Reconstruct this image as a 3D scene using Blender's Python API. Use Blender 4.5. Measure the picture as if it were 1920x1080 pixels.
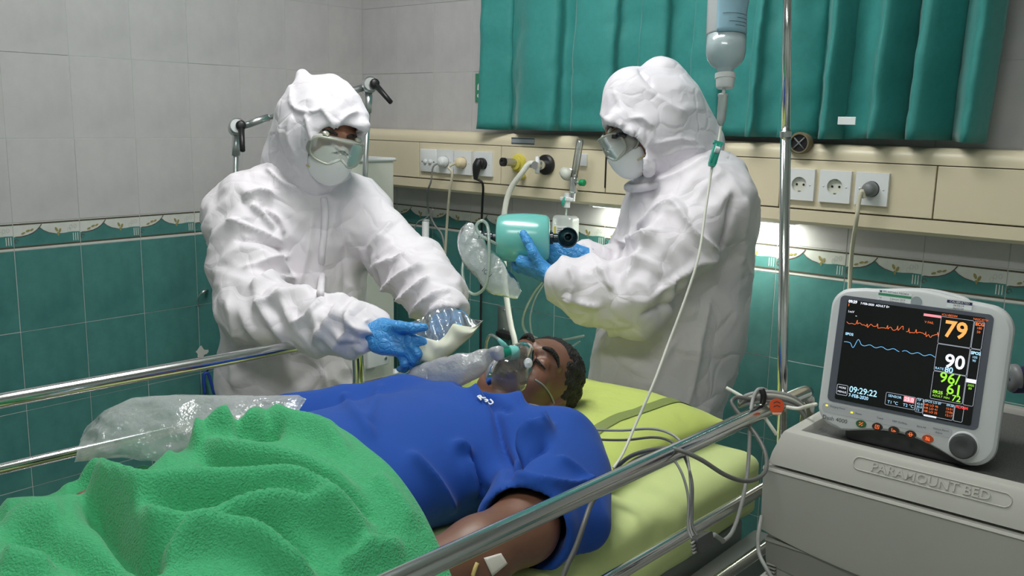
import bpy, bmesh, math, random
import numpy as np
from mathutils import Vector, Matrix
for o in list(bpy.data.objects): bpy.data.objects.remove(o, do_unlink=True)
SC = bpy.context.scene
COL = SC.collection
rnd = random.Random(7)

# ------------------------------------------------------------------ camera
CAM = np.array([2.91334547, -2.50034425, 1.42346896])
YAW, PIT, ROLL, FPX = 0.700237343, 0.181964897, 0.0205320125, 1729.47388
_F = np.array([-math.sin(YAW)*math.cos(PIT), math.cos(YAW)*math.cos(PIT), -math.sin(PIT)])
_R0 = np.array([math.cos(YAW), math.sin(YAW), 0.0]); _U0 = np.cross(_R0, _F)
_R = _R0*math.cos(ROLL)+_U0*math.sin(ROLL); _U = -_R0*math.sin(ROLL)+_U0*math.cos(ROLL)
cd = bpy.data.cameras.new('camera'); cd.sensor_width = 36.0; cd.lens = FPX/1920*36.0; cd.clip_start = 0.02
cam = bpy.data.objects.new('camera', cd); COL.objects.link(cam)
cam.matrix_world = Matrix(((_R[0], _U[0], -_F[0], CAM[0]), (_R[1], _U[1], -_F[1], CAM[1]), (_R[2], _U[2], -_F[2], CAM[2]), (0, 0, 0, 1)))
SC.camera = cam
# ------------------------------------------------------------------ view, world, lights
SC.view_settings.view_transform = 'Standard'; SC.view_settings.look = 'None'
SC.view_settings.gamma = 1.0; SC.view_settings.use_curve_mapping = False
SC.view_settings.exposure = 0.14
W = bpy.data.worlds.new('world'); SC.world = W; W.use_nodes = True
W.node_tree.nodes['Background'].inputs[0].default_value = (0.9, 0.95, 1.0, 1); W.node_tree.nodes['Background'].inputs[1].default_value = 0.25
def area_light(name, loc, sx, sy, power, color, rot=(0, 0, 0)):
    l = bpy.data.lights.new(name, 'AREA'); l.shape = 'RECTANGLE'; l.size = sx; l.size_y = sy; l.energy = power; l.color = color
    o = bpy.data.objects.new(name, l); COL.objects.link(o); o.location = loc; o.rotation_euler = rot
    return o
LAMPS = [(1.42, -1.1, 2.74, 1.15, 0.3, 15.2), (2.6, -2.6, 2.74, 1.15, 0.3, 11.0)]  # first is the room's ceiling lamp; second is an unseen lamp added as fill
for (x, y, z, sx, sy, pw) in LAMPS:
    area_light('ceiling_and_fill_light', (x, y, z-0.055), sx, sy, pw, (1.0, 0.985, 1.0))
area_light('bedhead_light', (1.535, -0.05, 1.1475), 0.64, 0.04, 3.2, (0.95, 1.0, 0.86))

# ------------------------------------------------------------------ picture helpers (a point seen at a pixel, at a given real distance)
def _ray(x, y): return _F+_R*(x-960)/FPX+_U*(540-y)/FPX
def P(x, y, d): return CAM+_ray(x, y)*d
def PZ(x, y, z): r = _ray(x, y); return CAM+r*(z-CAM[2])/r[2]
def PY(x, y, Y): r = _ray(x, y); return CAM+r*(Y-CAM[1])/r[1]
def PX(x, y, X): r = _ray(x, y); return CAM+r*(X-CAM[0])/r[0]
def V3(*a): return np.array(a, float)
def unit(v): v = np.asarray(v, float); return v/np.linalg.norm(v)

# ------------------------------------------------------------------ materials
MATS = {}
def mat(name, color, rough=0.5, metal=0.0, spec=0.5, emit=None, estr=0.0, noise=None, bump=None, sheen=0.0, alpha=None, coat=0.0, sss=0.0, trans=0.0):
    """noise=(scale, amount[, second colour]); bump=[(kind, scale, strength, distance)]"""
    m = bpy.data.materials.new(name); m.use_nodes = True; nt = m.node_tree; N = nt.nodes; L = nt.links
    b = N['Principled BSDF']
    c = tuple(color)+(1.0,)
    b.inputs['Base Color'].default_value = c; b.inputs['Roughness'].default_value = rough; b.inputs['Metallic'].default_value = metal
    b.inputs['Specular IOR Level'].default_value = spec
    if sheen: b.inputs['Sheen Weight'].default_value = sheen; b.inputs['Sheen Roughness'].default_value = 0.4
    if coat: b.inputs['Coat Weight'].default_value = coat; b.inputs['Coat Roughness'].default_value = 0.08
    if sss:
        b.inputs['Subsurface Weight'].default_value = sss; b.inputs['Subsurface Radius'].default_value = (0.012, 0.005, 0.003); b.inputs['Subsurface Scale'].default_value = 0.5
    if trans: b.inputs['Transmission Weight'].default_value = trans
    if emit: b.inputs['Emission Color'].default_value = tuple(emit)+(1,); b.inputs['Emission Strength'].default_value = estr
    tc = N.new('ShaderNodeTexCoord') if (noise or bump) else None
    if noise:
        n = N.new('ShaderNodeTexNoise'); n.inputs['Scale'].default_value = noise[0]; n.inputs['Detail'].default_value = 6.0; n.inputs['Roughness'].default_value = 0.6
        L.new(tc.outputs['Object'], n.inputs['Vector'])
        mx = N.new('ShaderNodeMix'); mx.data_type = 'RGBA'
        if len(noise) > 2: c2 = tuple(noise[2])+(1,)
        else: c2 = tuple(max(0, v*(1-noise[1])) for v in color)+(1,)
        mx.inputs[6].default_value = c; mx.inputs[7].default_value = c2
        mr = N.new('ShaderNodeMapRange'); mr.inputs[1].default_value = 0.3; mr.inputs[2].default_value = 0.7
        L.new(n.outputs['Fac'], mr.inputs[0]); L.new(mr.outputs[0], mx.inputs[0]); L.new(mx.outputs[2], b.inputs['Base Color'])
    last = None
    for (kind, sc, st, dist) in (bump or []):
        if kind == 'noise':
            t = N.new('ShaderNodeTexNoise'); t.inputs['Scale'].default_value = sc; t.inputs['Detail'].default_value = 5.0; out = t.outputs['Fac']
        elif kind == 'fine':
            t = N.new('ShaderNodeTexNoise'); t.inputs['Scale'].default_value = sc; t.inputs['Detail'].default_value = 1.0; out = t.outputs['Fac']
        elif kind == 'ridged':
            t = N.new('ShaderNodeTexNoise'); t.noise_type = 'RIDGED_MULTIFRACTAL'; t.inputs['Scale'].default_value = sc; t.inputs['Detail'].default_value = 2.0; t.inputs['Distortion'].default_value = 0.4; out = t.outputs['Fac']
        elif kind == 'wave':
            t = N.new('ShaderNodeTexWave'); t.inputs['Scale'].default_value = sc; t.inputs['Distortion'].default_value = 3.0; out = t.outputs['Fac']
        else:
            t = N.new('ShaderNodeTexVoronoi'); t.inputs['Scale'].default_value = sc; t.feature = 'F1' if kind == 'cell' else 'DISTANCE_TO_EDGE'; out = t.outputs['Distance']
        v = tc.outputs['Object']
        if kind == 'crease':
            wn = N.new('ShaderNodeTexNoise'); wn.inputs['Scale'].default_value = sc*0.7; L.new(v, wn.inputs['Vector'])
            va = N.new('ShaderNodeVectorMath'); va.operation = 'MULTIPLY_ADD'; va.inputs[1].default_value = (1.0/sc,)*3
            L.new(wn.outputs['Color'], va.inputs[0]); L.new(v, va.inputs[2]); v = va.outputs[0]
            mrr = N.new('ShaderNodeMapRange'); mrr.inputs[1].default_value = 0.0; mrr.inputs[2].default_value = 0.14; L.new(out, mrr.inputs[0]); out = mrr.outputs[0]
        L.new(v, t.inputs['Vector'])
        bp = N.new('ShaderNodeBump'); bp.inputs['Strength'].default_value = st; bp.inputs['Distance'].default_value = dist
        L.new(out, bp.inputs['Height'])
        if last: L.new(last.outputs[0], bp.inputs['Normal'])
        last = bp
    if last: L.new(last.outputs[0], b.inputs['Normal'])
    if alpha is not None:
        b.inputs['Alpha'].default_value = alpha
    MATS[name] = m
    return m
def film(name, color, opacity, rough=0.12, gloss=0.25, bump=None):
    """thin clear plastic: part see-through, part milky, part glossy"""
    m = bpy.data.materials.new(name); m.use_nodes = True; nt = m.node_tree; N = nt.nodes; L = nt.links
    N.remove(N['Principled BSDF'])
    out = N['Material Output']
    tr = N.new('ShaderNodeBsdfTransparent'); df = N.new('ShaderNodeBsdfDiffuse'); tl = N.new('ShaderNodeBsdfTranslucent'); gl = N.new('ShaderNodeBsdfGlossy')
    tr.inputs[0].default_value = tuple(0.35+0.65*v for v in color)+(1,)
    df.inputs[0].default_value = tuple(color)+(1,); tl.inputs[0].default_value = tuple(color)+(1,); gl.inputs['Roughness'].default_value = rough
    a = N.new('ShaderNodeMixShader'); a.inputs[0].default_value = 0.35; L.new(df.outputs[0], a.inputs[1]); L.new(tl.outputs[0], a.inputs[2])
    b = N.new('ShaderNodeMixShader'); b.inputs[0].default_value = opacity; L.new(tr.outputs[0], b.inputs[1]); L.new(a.outputs[0], b.inputs[2])
    fr = N.new('ShaderNodeFresnel'); fr.inputs[0].default_value = 1.4
    mu = N.new('ShaderNodeMath'); mu.operation = 'MULTIPLY_ADD'; mu.inputs[1].default_value = 1.0; mu.inputs[2].default_value = gloss*0.2; L.new(fr.outputs[0], mu.inputs[0])
    c = N.new('ShaderNodeMixShader'); L.new(mu.outputs[0], c.inputs[0]); L.new(b.outputs[0], c.inputs[1]); L.new(gl.outputs[0], c.inputs[2])
    L.new(c.outputs[0], out.inputs[0])
    if bump:
        tc = N.new('ShaderNodeTexCoord'); t = N.new('ShaderNodeTexNoise'); t.inputs['Scale'].default_value = bump[0]; t.inputs['Detail'].default_value = 4; L.new(tc.outputs['Object'], t.inputs['Vector'])
        bp = N.new('ShaderNodeBump'); bp.inputs['Strength'].default_value = bump[1]; bp.inputs['Distance'].default_value = 0.01; L.new(t.outputs['Fac'], bp.inputs['Height'])
        for s in (df, gl, tl): L.new(bp.outputs[0], s.inputs['Normal'])
    MATS[name] = m
    return m

# ------------------------------------------------------------------ mesh building
class MB:
    """collects geometry (world or local coordinates), then builds one mesh object"""
    def __init__(s): s.v = []; s.f = []; s.m = []; s.mi = 0
    def add(s, verts, faces):
        n = len(s.v); s.v.extend([tuple(map(float, q)) for q in verts]); s.f.extend([tuple(i+n for i in f) for f in faces]); s.m.extend([s.mi]*len(faces)); return s
    def box(s, lo, hi, bev=0.0, seg=2):
        lo = np.minimum(lo, hi).astype(float) if not isinstance(lo, tuple) else np.minimum(np.array(lo, float), np.array(hi, float)); hi = np.maximum(np.array(lo, float), np.array(hi, float))
        bm = bmesh.new(); bmesh.ops.create_cube(bm, size=1.0)
        d = hi-lo; c = (hi+lo)/2
        for q in bm.verts: q.co = Vector((q.co.x*d[0]+c[0], q.co.y*d[1]+c[1], q.co.z*d[2]+c[2]))
        if bev > 0: bmesh.ops.bevel(bm, geom=list(bm.edges), offset=min(bev, 0.49*min(d)), segments=seg, profile=0.5, affect='EDGES')
        s.bm(bm); return s
    def bm(s, bm, M=None):
        bm.verts.index_update(); vs = [(M @ q.co) if M else q.co for q in bm.verts]
        s.add([tuple(q) for q in vs], [tuple(q.index for q in f.verts) for f in bm.faces]); bm.free(); return s
    def tube(s, pts, r, seg=10, cap=True, smooth=0, closed=False):
        pts = [np.array(q, float) for q in pts]
        if smooth: pts = catmull(pts, smooth, closed)
        n = len(pts); rr = r if hasattr(r, '__len__') else [r]*n
        if len(rr) != n: rr = np.interp(np.linspace(0, 1, n), np.linspace(0, 1, len(rr)), rr)
        T = []
        for i in range(n):
            if closed: t = pts[(i+1) % n]-pts[i-1]
            else: t = pts[min(i+1, n-1)]-pts[max(i-1, 0)]
            T.append(unit(t+1e-12))
        a = V3(0, 0, 1) if abs(T[0][2]) < 0.9 else V3(1, 0, 0)
        nrm = unit(np.cross(T[0], a)); vs = []
        for i in range(n):
            nrm = unit(nrm-T[i]*np.dot(nrm, T[i])); bn = np.cross(T[i], nrm)
            for k in range(seg):
                an = 2*math.pi*k/seg; vs.append(pts[i]+rr[i]*(math.cos(an)*nrm+math.sin(an)*bn))
        fs = []
        for i in range(n if closed else n-1):
            for k in range(seg):
                j = (i+1) % n
                fs.append((i*seg+k, i*seg+(k+1) % seg, j*seg+(k+1) % seg, j*seg+k))
        if cap and not closed:
            fs.append(tuple(range(seg))[::-1]); fs.append(tuple((n-1)*seg+k for k in range(seg)))
        s.add(vs, fs); return s
    def cyl(s, a, b, r, r2=None, seg=20): return s.tube([a, b], [r, r if r2 is None else r2], seg)
    def lathe(s, prof, o, ax, seg=28, cap=True):
        """prof: (radius, distance along axis)"""
        o = np.array(o, float); ax = unit(ax); a = V3(0, 0, 1) if abs(ax[2]) < 0.9 else V3(1, 0, 0)
        u = unit(np.cross(ax, a)); w = np.cross(ax, u); vs = []; fs = []; n = len(prof)
        for (r, h) in prof:
            for k in range(seg):
                an = 2*math.pi*k/seg; vs.append(o+ax*h+max(r, 1e-5)*(math.cos(an)*u+math.sin(an)*w))
        for i in range(n-1):
            for k in range(seg): fs.append((i*seg+k, i*seg+(k+1) % seg, (i+1)*seg+(k+1) % seg, (i+1)*seg+k))
        if cap and prof[0][0] > 1e-4: fs.append(tuple(range(seg))[::-1])
        if cap and prof[-1][0] > 1e-4: fs.append(tuple((n-1)*seg+k for k in range(seg)))
        s.add(vs, fs); return s
    def prism(s, poly, o, u, w, n, depth):
        """flat outline poly [(a,b)] in plane (u,w) at o, extruded along n"""
        o, u, w, n = [np.array(q, float) for q in (o, u, w, n)]; k = len(poly)
        A = [o+u*a+w*b for a, b in poly]; B = [q+n*depth for q in A]
        s.add(A+B, [tuple(range(k))[::-1], tuple(range(k, 2*k))]+[(i, (i+1) % k, k+(i+1) % k, k+i) for i in range(k)]); return s
    def grid(s, G, closed_u=False, flip=False):
        """G: array (nu, nv, 3)"""
        nu, nv = G.shape[:2]; fs = []
        for i in range(nu if closed_u else nu-1):
            for j in range(nv-1):
                a = i*nv+j; b = ((i+1) % nu)*nv+j
                f = (a, b, b+1, a+1); fs.append(f[::-1] if flip else f)
        s.add(G.reshape(-1, 3), fs); return s
    def build(s, name, mats, parent=None, smooth=True, angle=None, origin=None, sub=0, solid=0.0):
        return mesh(name, s.v, s.f, mats, parent, smooth, origin, s.m, angle, sub, solid)
def catmull(pts, k, closed=False):
    out = []; n = len(pts)
    for i in range(n if closed else n-1):
        if closed: a, b, c, d = pts[i-1], pts[i], pts[(i+1) % n], pts[(i+2) % n]
        else: a, b, c, d = pts[max(i-1, 0)], pts[i], pts[i+1], pts[min(i+2, n-1)]
        for j in range(k):
            t = j/k; out.append(0.5*((2*b)+(c-a)*t+(2*a-5*b+4*c-d)*t*t+(3*b-a-3*c+d)*t**3))
    if not closed: out.append(pts[-1])
    return out
def wloc(o):
    l = np.zeros(3)
    while o: l = l+np.array(o.location); o = o.parent
    return l
def mesh(name, v, f, mats, parent=None, smooth=True, origin=None, mi=None, angle=None, sub=0, solid=0.0):
    """v in world coordinates; a child is stored relative to its parent, a top-level mesh to the middle of its base"""
    v = np.asarray(v, float).reshape(-1, 3)
    if parent is not None: o0 = wloc(parent); loc = (0, 0, 0)
    else:
        o0 = np.array(origin, float) if origin is not None else np.array([(v[:, 0].min()+v[:, 0].max())/2, (v[:, 1].min()+v[:, 1].max())/2, v[:, 2].min()]); loc = tuple(o0)
    me = bpy.data.meshes.new(name); me.from_pydata((v-o0).tolist(), [], [tuple(int(i) for i in q) for q in f] if not isinstance(f, np.ndarray) else f.tolist())
    if not isinstance(mats, (list, tuple)): mats = [mats]
    for m in mats: me.materials.append(MATS[m] if isinstance(m, str) else m)
    if mi is not None and len(mats) > 1: me.polygons.foreach_set('material_index', np.array(mi, dtype=np.int32))
    if smooth:
        me.polygons.foreach_set('use_smooth', np.ones(len(me.polygons), dtype=bool))
    me.update()
    o = bpy.data.objects.new(name, me); COL.objects.link(o); o.location = loc
    if parent is not None: o.parent = parent
    if smooth and angle is not None:
        me.set_sharp_from_angle(angle=math.radians(angle))
    if sub: q = o.modifiers.new('sub', 'SUBSURF'); q.levels = sub; q.render_levels = sub
    if solid: q = o.modifiers.new('solid', 'SOLIDIFY'); q.thickness = solid; q.offset = 0
    return o
def tag(o, label=None, cat=None, group=None, kind=None):
    if label: o['label'] = label
    if cat: o['category'] = cat
    if group: o['group'] = group
    if kind: o['kind'] = kind
    return o
def thing(name, label, cat, loc=(0, 0, 0), group=None):
    o = bpy.data.objects.new(name, None); COL.objects.link(o); o.location = tuple(float(q) for q in loc); o.empty_display_size = 0.05
    return tag(o, label, cat, group)
def text_mesh(txt, size, align='LEFT', extrude=0.0, bold=0.0):
    """lettering as vertices and faces in its own xy plane"""
    c = bpy.data.curves.new('t', 'FONT'); c.body = txt; c.size = size; c.align_x = align; c.align_y = 'CENTER'; c.extrude = extrude; c.offset = bold; c.resolution_u = 3
    o = bpy.data.objects.new('t', c); COL.objects.link(o)
    dg = bpy.context.evaluated_depsgraph_get(); me = o.evaluated_get(dg).to_mesh()
    v = np.array([q.co[:] for q in me.vertices]); f = [tuple(p.vertices) for p in me.polygons]
    bpy.data.objects.remove(o, do_unlink=True); bpy.data.curves.remove(c)
    return v, f
def put_text(name, txt, size, o, u, w, m, parent, align='LEFT', lift=0.0, extrude=0.0, bold=0.0, sx=1.0):
    v, f = text_mesh(txt, size, align, extrude, bold)
    if len(v) == 0: return None
    o, u, w = [np.array(q, float) for q in (o, u, w)]; n = np.cross(u, w)
    return mesh(name, [o+u*q[0]*sx+w*q[1]+n*(q[2]+lift) for q in v], f, m, parent, smooth=False)

# ------------------------------------------------------------------ numpy noise
def _hash(ix, iy, iz, seed):
    h = (ix.astype(np.int64)*374761393+iy.astype(np.int64)*668265263+iz.astype(np.int64)*2147483647+seed*974634777) & 0xffffffff
    h = ((h ^ (h >> 13))*1274126177) & 0xffffffff; h = (h ^ (h >> 16)) & 0xffffff
    return h.astype(np.float64)/0x7fffff-1.0
def vnoise(p, seed=0):
    p = np.asarray(p, float); i = np.floor(p); fr = p-i; i = i.astype(np.int64); u = fr*fr*fr*(fr*(fr*6-15)+10); r = 0
    for a in (0, 1):
        for b in (0, 1):
            for c in (0, 1):
                w = (u[:, 0] if a else 1-u[:, 0])*(u[:, 1] if b else 1-u[:, 1])*(u[:, 2] if c else 1-u[:, 2])
                r = r+w*_hash(i[:, 0]+a, i[:, 1]+b, i[:, 2]+c, seed)
    return r
def fbm(p, oct=3, seed=0):
    r = 0; a = 1.0; p = np.asarray(p, float)
    for k in range(oct): r = r+a*vnoise(p, seed+k*17); a *= 0.5; p = p*2.03+3.1
    return r
def warp(p, amt, fq, seed):
    return p+amt*np.stack([vnoise(p*fq, seed), vnoise(p*fq+9.2, seed+5), vnoise(p*fq+17.7, seed+9)], 1)
def creases(p, seed=0):
    """sharp ridges between flat facets, as crumpled cloth shows"""
    q = warp(p, 0.35, 0.8, seed+40)
    return (1-np.abs(vnoise(q, seed))*1.8)+0.5*(1-np.abs(vnoise(q*2.1+5, seed+3))*1.8)-0.75

# ------------------------------------------------------------------ distance-field sculpting
class Field:
    def __init__(s, lo, hi, h):
        s.lo = np.array(lo, float); s.h = h; s.n = np.ceil((np.array(hi, float)-s.lo)/h).astype(int)+1
        s.V = np.full(tuple(s.n), 1.0, np.float32)
        s.ax = [s.lo[i]+h*np.arange(s.n[i]) for i in range(3)]
    def _slice(s, lo, hi):
        a = np.clip(np.floor((np.array(lo)-s.lo)/s.h).astype(int), 0, s.n); b = np.clip(np.ceil((np.array(hi)-s.lo)/s.h).astype(int)+1, 0, s.n)
        sl = tuple(slice(a[i], b[i]) for i in range(3)); X, Y, Z = np.meshgrid(s.ax[0][sl[0]], s.ax[1][sl[1]], s.ax[2][sl[2]], indexing='ij')
        return sl, X, Y, Z
    def _mix(s, sl, d, k, op):
        a = s.V[sl]; d = d.astype(np.float32)
        if a.size == 0: return
        if op == 'add':
            if k > 0: h = np.maximum(k-np.abs(a-d), 0)/k; s.V[sl] = np.minimum(a, d)-h*h*k*0.25
            else: s.V[sl] = np.minimum(a, d)
        elif op == 'sub':
            d = -d
            if k > 0: h = np.maximum(k-np.abs(a-d), 0)/k; s.V[sl] = np.maximum(a, d)+h*h*k*0.25
            else: s.V[sl] = np.maximum(a, d)
    def cone(s, a, b, ra, rb=None, k=0.02, op='add', flat=None):
        """tapered capsule from a to b; flat=(axis, factor) squashes across"""
        rb = ra if rb is None else rb; a = np.array(a, float); b = np.array(b, float); m = max(ra, rb)+k+2*s.h+0.03
        if flat is not None: m = m*max(1, flat[1])
        sl, X, Y, Z = s._slice(np.minimum(a, b)-m, np.maximum(a, b)+m)
        ba = b-a; L = np.dot(ba, ba)+1e-12; px, py, pz = X-a[0], Y-a[1], Z-a[2]
        t = np.clip((px*ba[0]+py*ba[1]+pz*ba[2])/L, 0, 1)
        qx, qy, qz = px-ba[0]*t, py-ba[1]*t, pz-ba[2]*t
        if flat is not None:
            n = unit(flat[0]); q = qx*n[0]+qy*n[1]+qz*n[2]; g = q*(1/flat[1]-1)
            qx, qy, qz = qx+g*n[0], qy+g*n[1], qz+g*n[2]
        s._mix(sl, np.sqrt(qx*qx+qy*qy+qz*qz)-(ra+(rb-ra)*t), k, op); return s
    def ell(s, c, r, M=None, k=0.02, op='add'):
        """ellipsoid, rows of M are its axes"""
        c = np.array(c, float); r = np.array(r, float); m = r.max()+k+2*s.h+0.03
        sl, X, Y, Z = s._slice(c-m, c+m); x, y, z = X-c[0], Y-c[1], Z-c[2]
        if M is not None:
            M = np.array(M); x, y, z = M[0, 0]*x+M[0, 1]*y+M[0, 2]*z, M[1, 0]*x+M[1, 1]*y+M[1, 2]*z, M[2, 0]*x+M[2, 1]*y+M[2, 2]*z
        k0 = np.sqrt((x/r[0])**2+(y/r[1])**2+(z/r[2])**2); k1 = np.sqrt((x/r[0]**2)**2+(y/r[1]**2)**2+(z/r[2]**2)**2)+1e-9
        s._mix(sl, k0*(k0-1)/k1, k, op); return s
    def box(s, c, r, M=None, rd=0.01, k=0.02, op='add'):
        c = np.array(c, float); r = np.array(r, float)-rd; m = np.linalg.norm(r)+rd+k+2*s.h
        sl, X, Y, Z = s._slice(c-m, c+m); x, y, z = X-c[0], Y-c[1], Z-c[2]
        if M is not None:
            M = np.array(M); x, y, z = M[0, 0]*x+M[0, 1]*y+M[0, 2]*z, M[1, 0]*x+M[1, 1]*y+M[1, 2]*z, M[2, 0]*x+M[2, 1]*y+M[2, 2]*z
        qx, qy, qz = np.abs(x)-r[0], np.abs(y)-r[1], np.abs(z)-r[2]
        d = np.sqrt(np.maximum(qx, 0)**2+np.maximum(qy, 0)**2+np.maximum(qz, 0)**2)+np.minimum(np.maximum(qx, np.maximum(qy, qz)), 0)-rd
        s._mix(sl, d, k, op); return s
    def cut(s, o, n, k=0.0):
        """keep the side the normal points away from"""
        n = unit(n); sl, X, Y, Z = s._slice(s.lo, s.lo+s.h*s.n)
        s._mix(sl, -((X-o[0])*n[0]+(Y-o[1])*n[1]+(Z-o[2])*n[2]), k, 'sub'); return s
    def mesh(s):
        V = s.V.copy()
        for ax in range(3):
            sl = [slice(None)]*3; sl[ax] = 0; V[tuple(sl)] = 1; sl[ax] = -1; V[tuple(sl)] = 1
        ins = V < 0; nx, ny, nz = V.shape
        c = np.zeros((nx-1, ny-1, nz-1), np.int8)
        for a in (0, 1):
            for b in (0, 1):
                for d in (0, 1): c += ins[a:nx-1+a, b:ny-1+b, d:nz-1+d]
        act = (c > 0) & (c < 8); I = np.argwhere(act); idx = np.full(act.shape, -1, np.int64); idx[act] = np.arange(len(I))
        acc = np.zeros((len(I), 3)); cnt = np.zeros(len(I))
        cor = [(0, 0, 0), (1, 0, 0), (0, 1, 0), (1, 1, 0), (0, 0, 1), (1, 0, 1), (0, 1, 1), (1, 1, 1)]
        cv = [V[I[:, 0]+q[0], I[:, 1]+q[1], I[:, 2]+q[2]] for q in cor]
        for (p, q) in [(0, 1), (2, 3), (4, 5), (6, 7), (0, 2), (1, 3), (4, 6), (5, 7), (0, 4), (1, 5), (2, 6), (3, 7)]:
            a, b = cv[p], cv[q]; m = (a < 0) != (b < 0); t = np.where(m, a/np.where(m, a-b, 1), 0)
            A = np.array(cor[p]); B = np.array(cor[q]); acc += m[:, None]*(A+t[:, None]*(B-A)); cnt += m
        P_ = s.lo+s.h*(I+acc/cnt[:, None]); F_ = []
        for ax in range(3):
            o1, o2 = [(1, 2), (2, 0), (0, 1)][ax]
            sa = [slice(0, -1) if i == ax else slice(1, -1) for i in range(3)]; sb = [slice(1, None) if i == ax else slice(1, -1) for i in range(3)]
            a = ins[tuple(sa)]; b = ins[tuple(sb)]; E = np.argwhere(a != b); fl = a[tuple(E.T)]
            base = E.copy()
            for i in range(3):
                if i != ax: base[:, i] += 1
            def g(d1, d2):
                q = base.copy(); q[:, o1] -= d1; q[:, o2] -= d2; return idx[q[:, 0], q[:, 1], q[:, 2]]
            q = np.stack([g(1, 1), g(0, 1), g(0, 0), g(1, 0)], 1); q[~fl] = q[~fl][:, ::-1]; F_.append(q)
        return P_, np.concatenate(F_)
def vnormals(P_, F_):
    n = np.cross(P_[F_[:, 2]]-P_[F_[:, 0]], P_[F_[:, 3]]-P_[F_[:, 1]]); N_ = np.zeros_like(P_)
    for k in range(4): np.add.at(N_, F_[:, k], n)
    return N_/(np.linalg.norm(N_, axis=1)[:, None]+1e-12)
def relax(P_, F_, it=2, lam=0.5):
    e = np.concatenate([F_[:, [0, 1]], F_[:, [1, 2]], F_[:, [2, 3]], F_[:, [3, 0]]]); e = np.concatenate([e, e[:, ::-1]])
    deg = np.bincount(e[:, 0], minlength=len(P_)).astype(float)
    for _ in range(it):
        S = np.stack([np.bincount(e[:, 0], weights=P_[e[:, 1], i], minlength=len(P_)) for i in range(3)], 1)
        P_ = P_+lam*(S/np.maximum(deg, 1)[:, None]-P_)
    return P_
# ------------------------------------------------------------------ palette
def S(r, g, b): return tuple(((v/255)/12.92 if v/255 <= 0.04045 else (((v/255)+0.055)/1.055)**2.4) for v in (r, g, b))
mat('light_tile', S(200, 197, 198), 0.32, noise=(9, .1, S(187, 185, 187)), bump=[('noise', 30, 0.05, 0.004)])
mat('green_tile', S(80, 138, 134), 0.24, noise=(11, .2, S(64, 118, 116)), bump=[('noise', 25, 0.06, 0.004)])
mat('grout', S(192, 194, 191), 0.9, noise=(40, .15))
mat('border_white', S(214, 216, 210), 0.3, noise=(30, .1))
mat('border_line', S(92, 84, 70), 0.5, noise=(400, .5))
mat('border_leaf', S(150, 140, 84), 0.5)
mat('border_stem', S(84, 72, 66), 0.5)
mat('plain_wall', S(206, 212, 206), 0.7, noise=(5, .05))
mat('ceiling_paint', S(225, 228, 224), 0.85, noise=(4, .04))
mat('floor_tile', S(170, 172, 164), 0.35, noise=(8, .15))
mat('beige_plastic', S(226, 214, 186), 0.38, noise=(3, .05), bump=[('fine', 900, 0.04, 0.001)])
mat('beige_dark', S(120, 108, 84), 0.7)
mat('white_plastic', S(232, 234, 236), 0.3)
mat('offwhite_plastic', S(216, 218, 208), 0.4, noise=(6, .05))
mat('cream_plastic', S(232, 214, 178), 0.4)
mat('black_plastic', S(28, 28, 30), 0.4)
mat('dark_hole', S(20, 20, 22), 0.8)
mat('grey_plastic', S(120, 122, 124), 0.4)
mat('chrome', (0.72, 0.72, 0.72), 0.16, metal=1.0)
mat('steel', (0.55, 0.56, 0.57), 0.3, metal=1.0)
mat('aluminium', (0.62, 0.64, 0.65), 0.36, metal=1.0)
mat('yellow_plastic', S(214, 200, 88), 0.4)
mat('green_plastic', S(20, 150, 92), 0.4)
mat('teal_plastic', S(52, 170, 150), 0.35)
mat('curtain_cloth', S(52, 144, 140), 0.62, sheen=0.25, noise=(60, .12), bump=[('noise', 18, 0.16, 0.01), ('fine', 700, 0.08, 0.001)])
mat('lamp_diffuser', (1, 1, 1), 0.5, emit=(0.95, 1.0, 0.9), estr=9.0)
mat('bed_lamp_diffuser', (1, 1, 1), 0.5, emit=(0.95, 1.0, 0.86), estr=3.0)
mat('sign_green', S(60, 140, 104), 0.4)
mat('paper_white', S(235, 238, 240), 0.7)
mat('metal_label', S(170, 178, 186), 0.35, metal=0.4)
mat('ink', S(60, 66, 76), 0.8)
mat('cable_white', S(226, 226, 216), 0.45)
mat('cable_cream', S(214, 208, 186), 0.45)
mat('cable_grey', S(150, 150, 148), 0.45)
mat('cable_dark', S(98, 98, 96), 0.45)
mat('cable_black', S(26, 27, 28), 0.45)
film('clear_plastic', (0.92, 0.95, 0.95), 0.22, 0.08, 0.5)
film('milky_plastic', (0.9, 0.93, 0.93), 0.5, 0.2, 0.3)
film('clear_tube', (0.80, 0.93, 0.85), 0.45, 0.15, 0.4)

RX, RY, RH = 4.2, -4.2, 2.75
GB, GT = 1.0, 1.084            # border strip from / to
# ------------------------------------------------------------------ room shell
def slab(name, lo, hi, m):
    o = MB().box(lo, hi).build(name, m, smooth=False); o['kind'] = 'structure'; return o
floor = slab('floor', (-0.1, RY-0.1, -0.1), (RX+0.1, 0.1, 0.0), 'floor_tile')
ceiling = slab('ceiling', (-0.1, RY-0.1, RH), (RX+0.1, 0.1, RH+0.1), 'ceiling_paint')
wall_left = slab('wall_left', (-0.1, RY, 0), (-0.0009, 0.1, RH), 'grout')
wall_back = slab('wall_back', (-0.0009, 0.0009, 0), (RX, 0.1, RH), 'grout')
wall_right = slab('wall_right', (RX, RY, 0), (RX+0.1, 0.1, RH), 'plain_wall')
wall_front = slab('wall_front', (-0.1, RY-0.1, 0), (RX+0.1, RY, RH), 'plain_wall')

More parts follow.
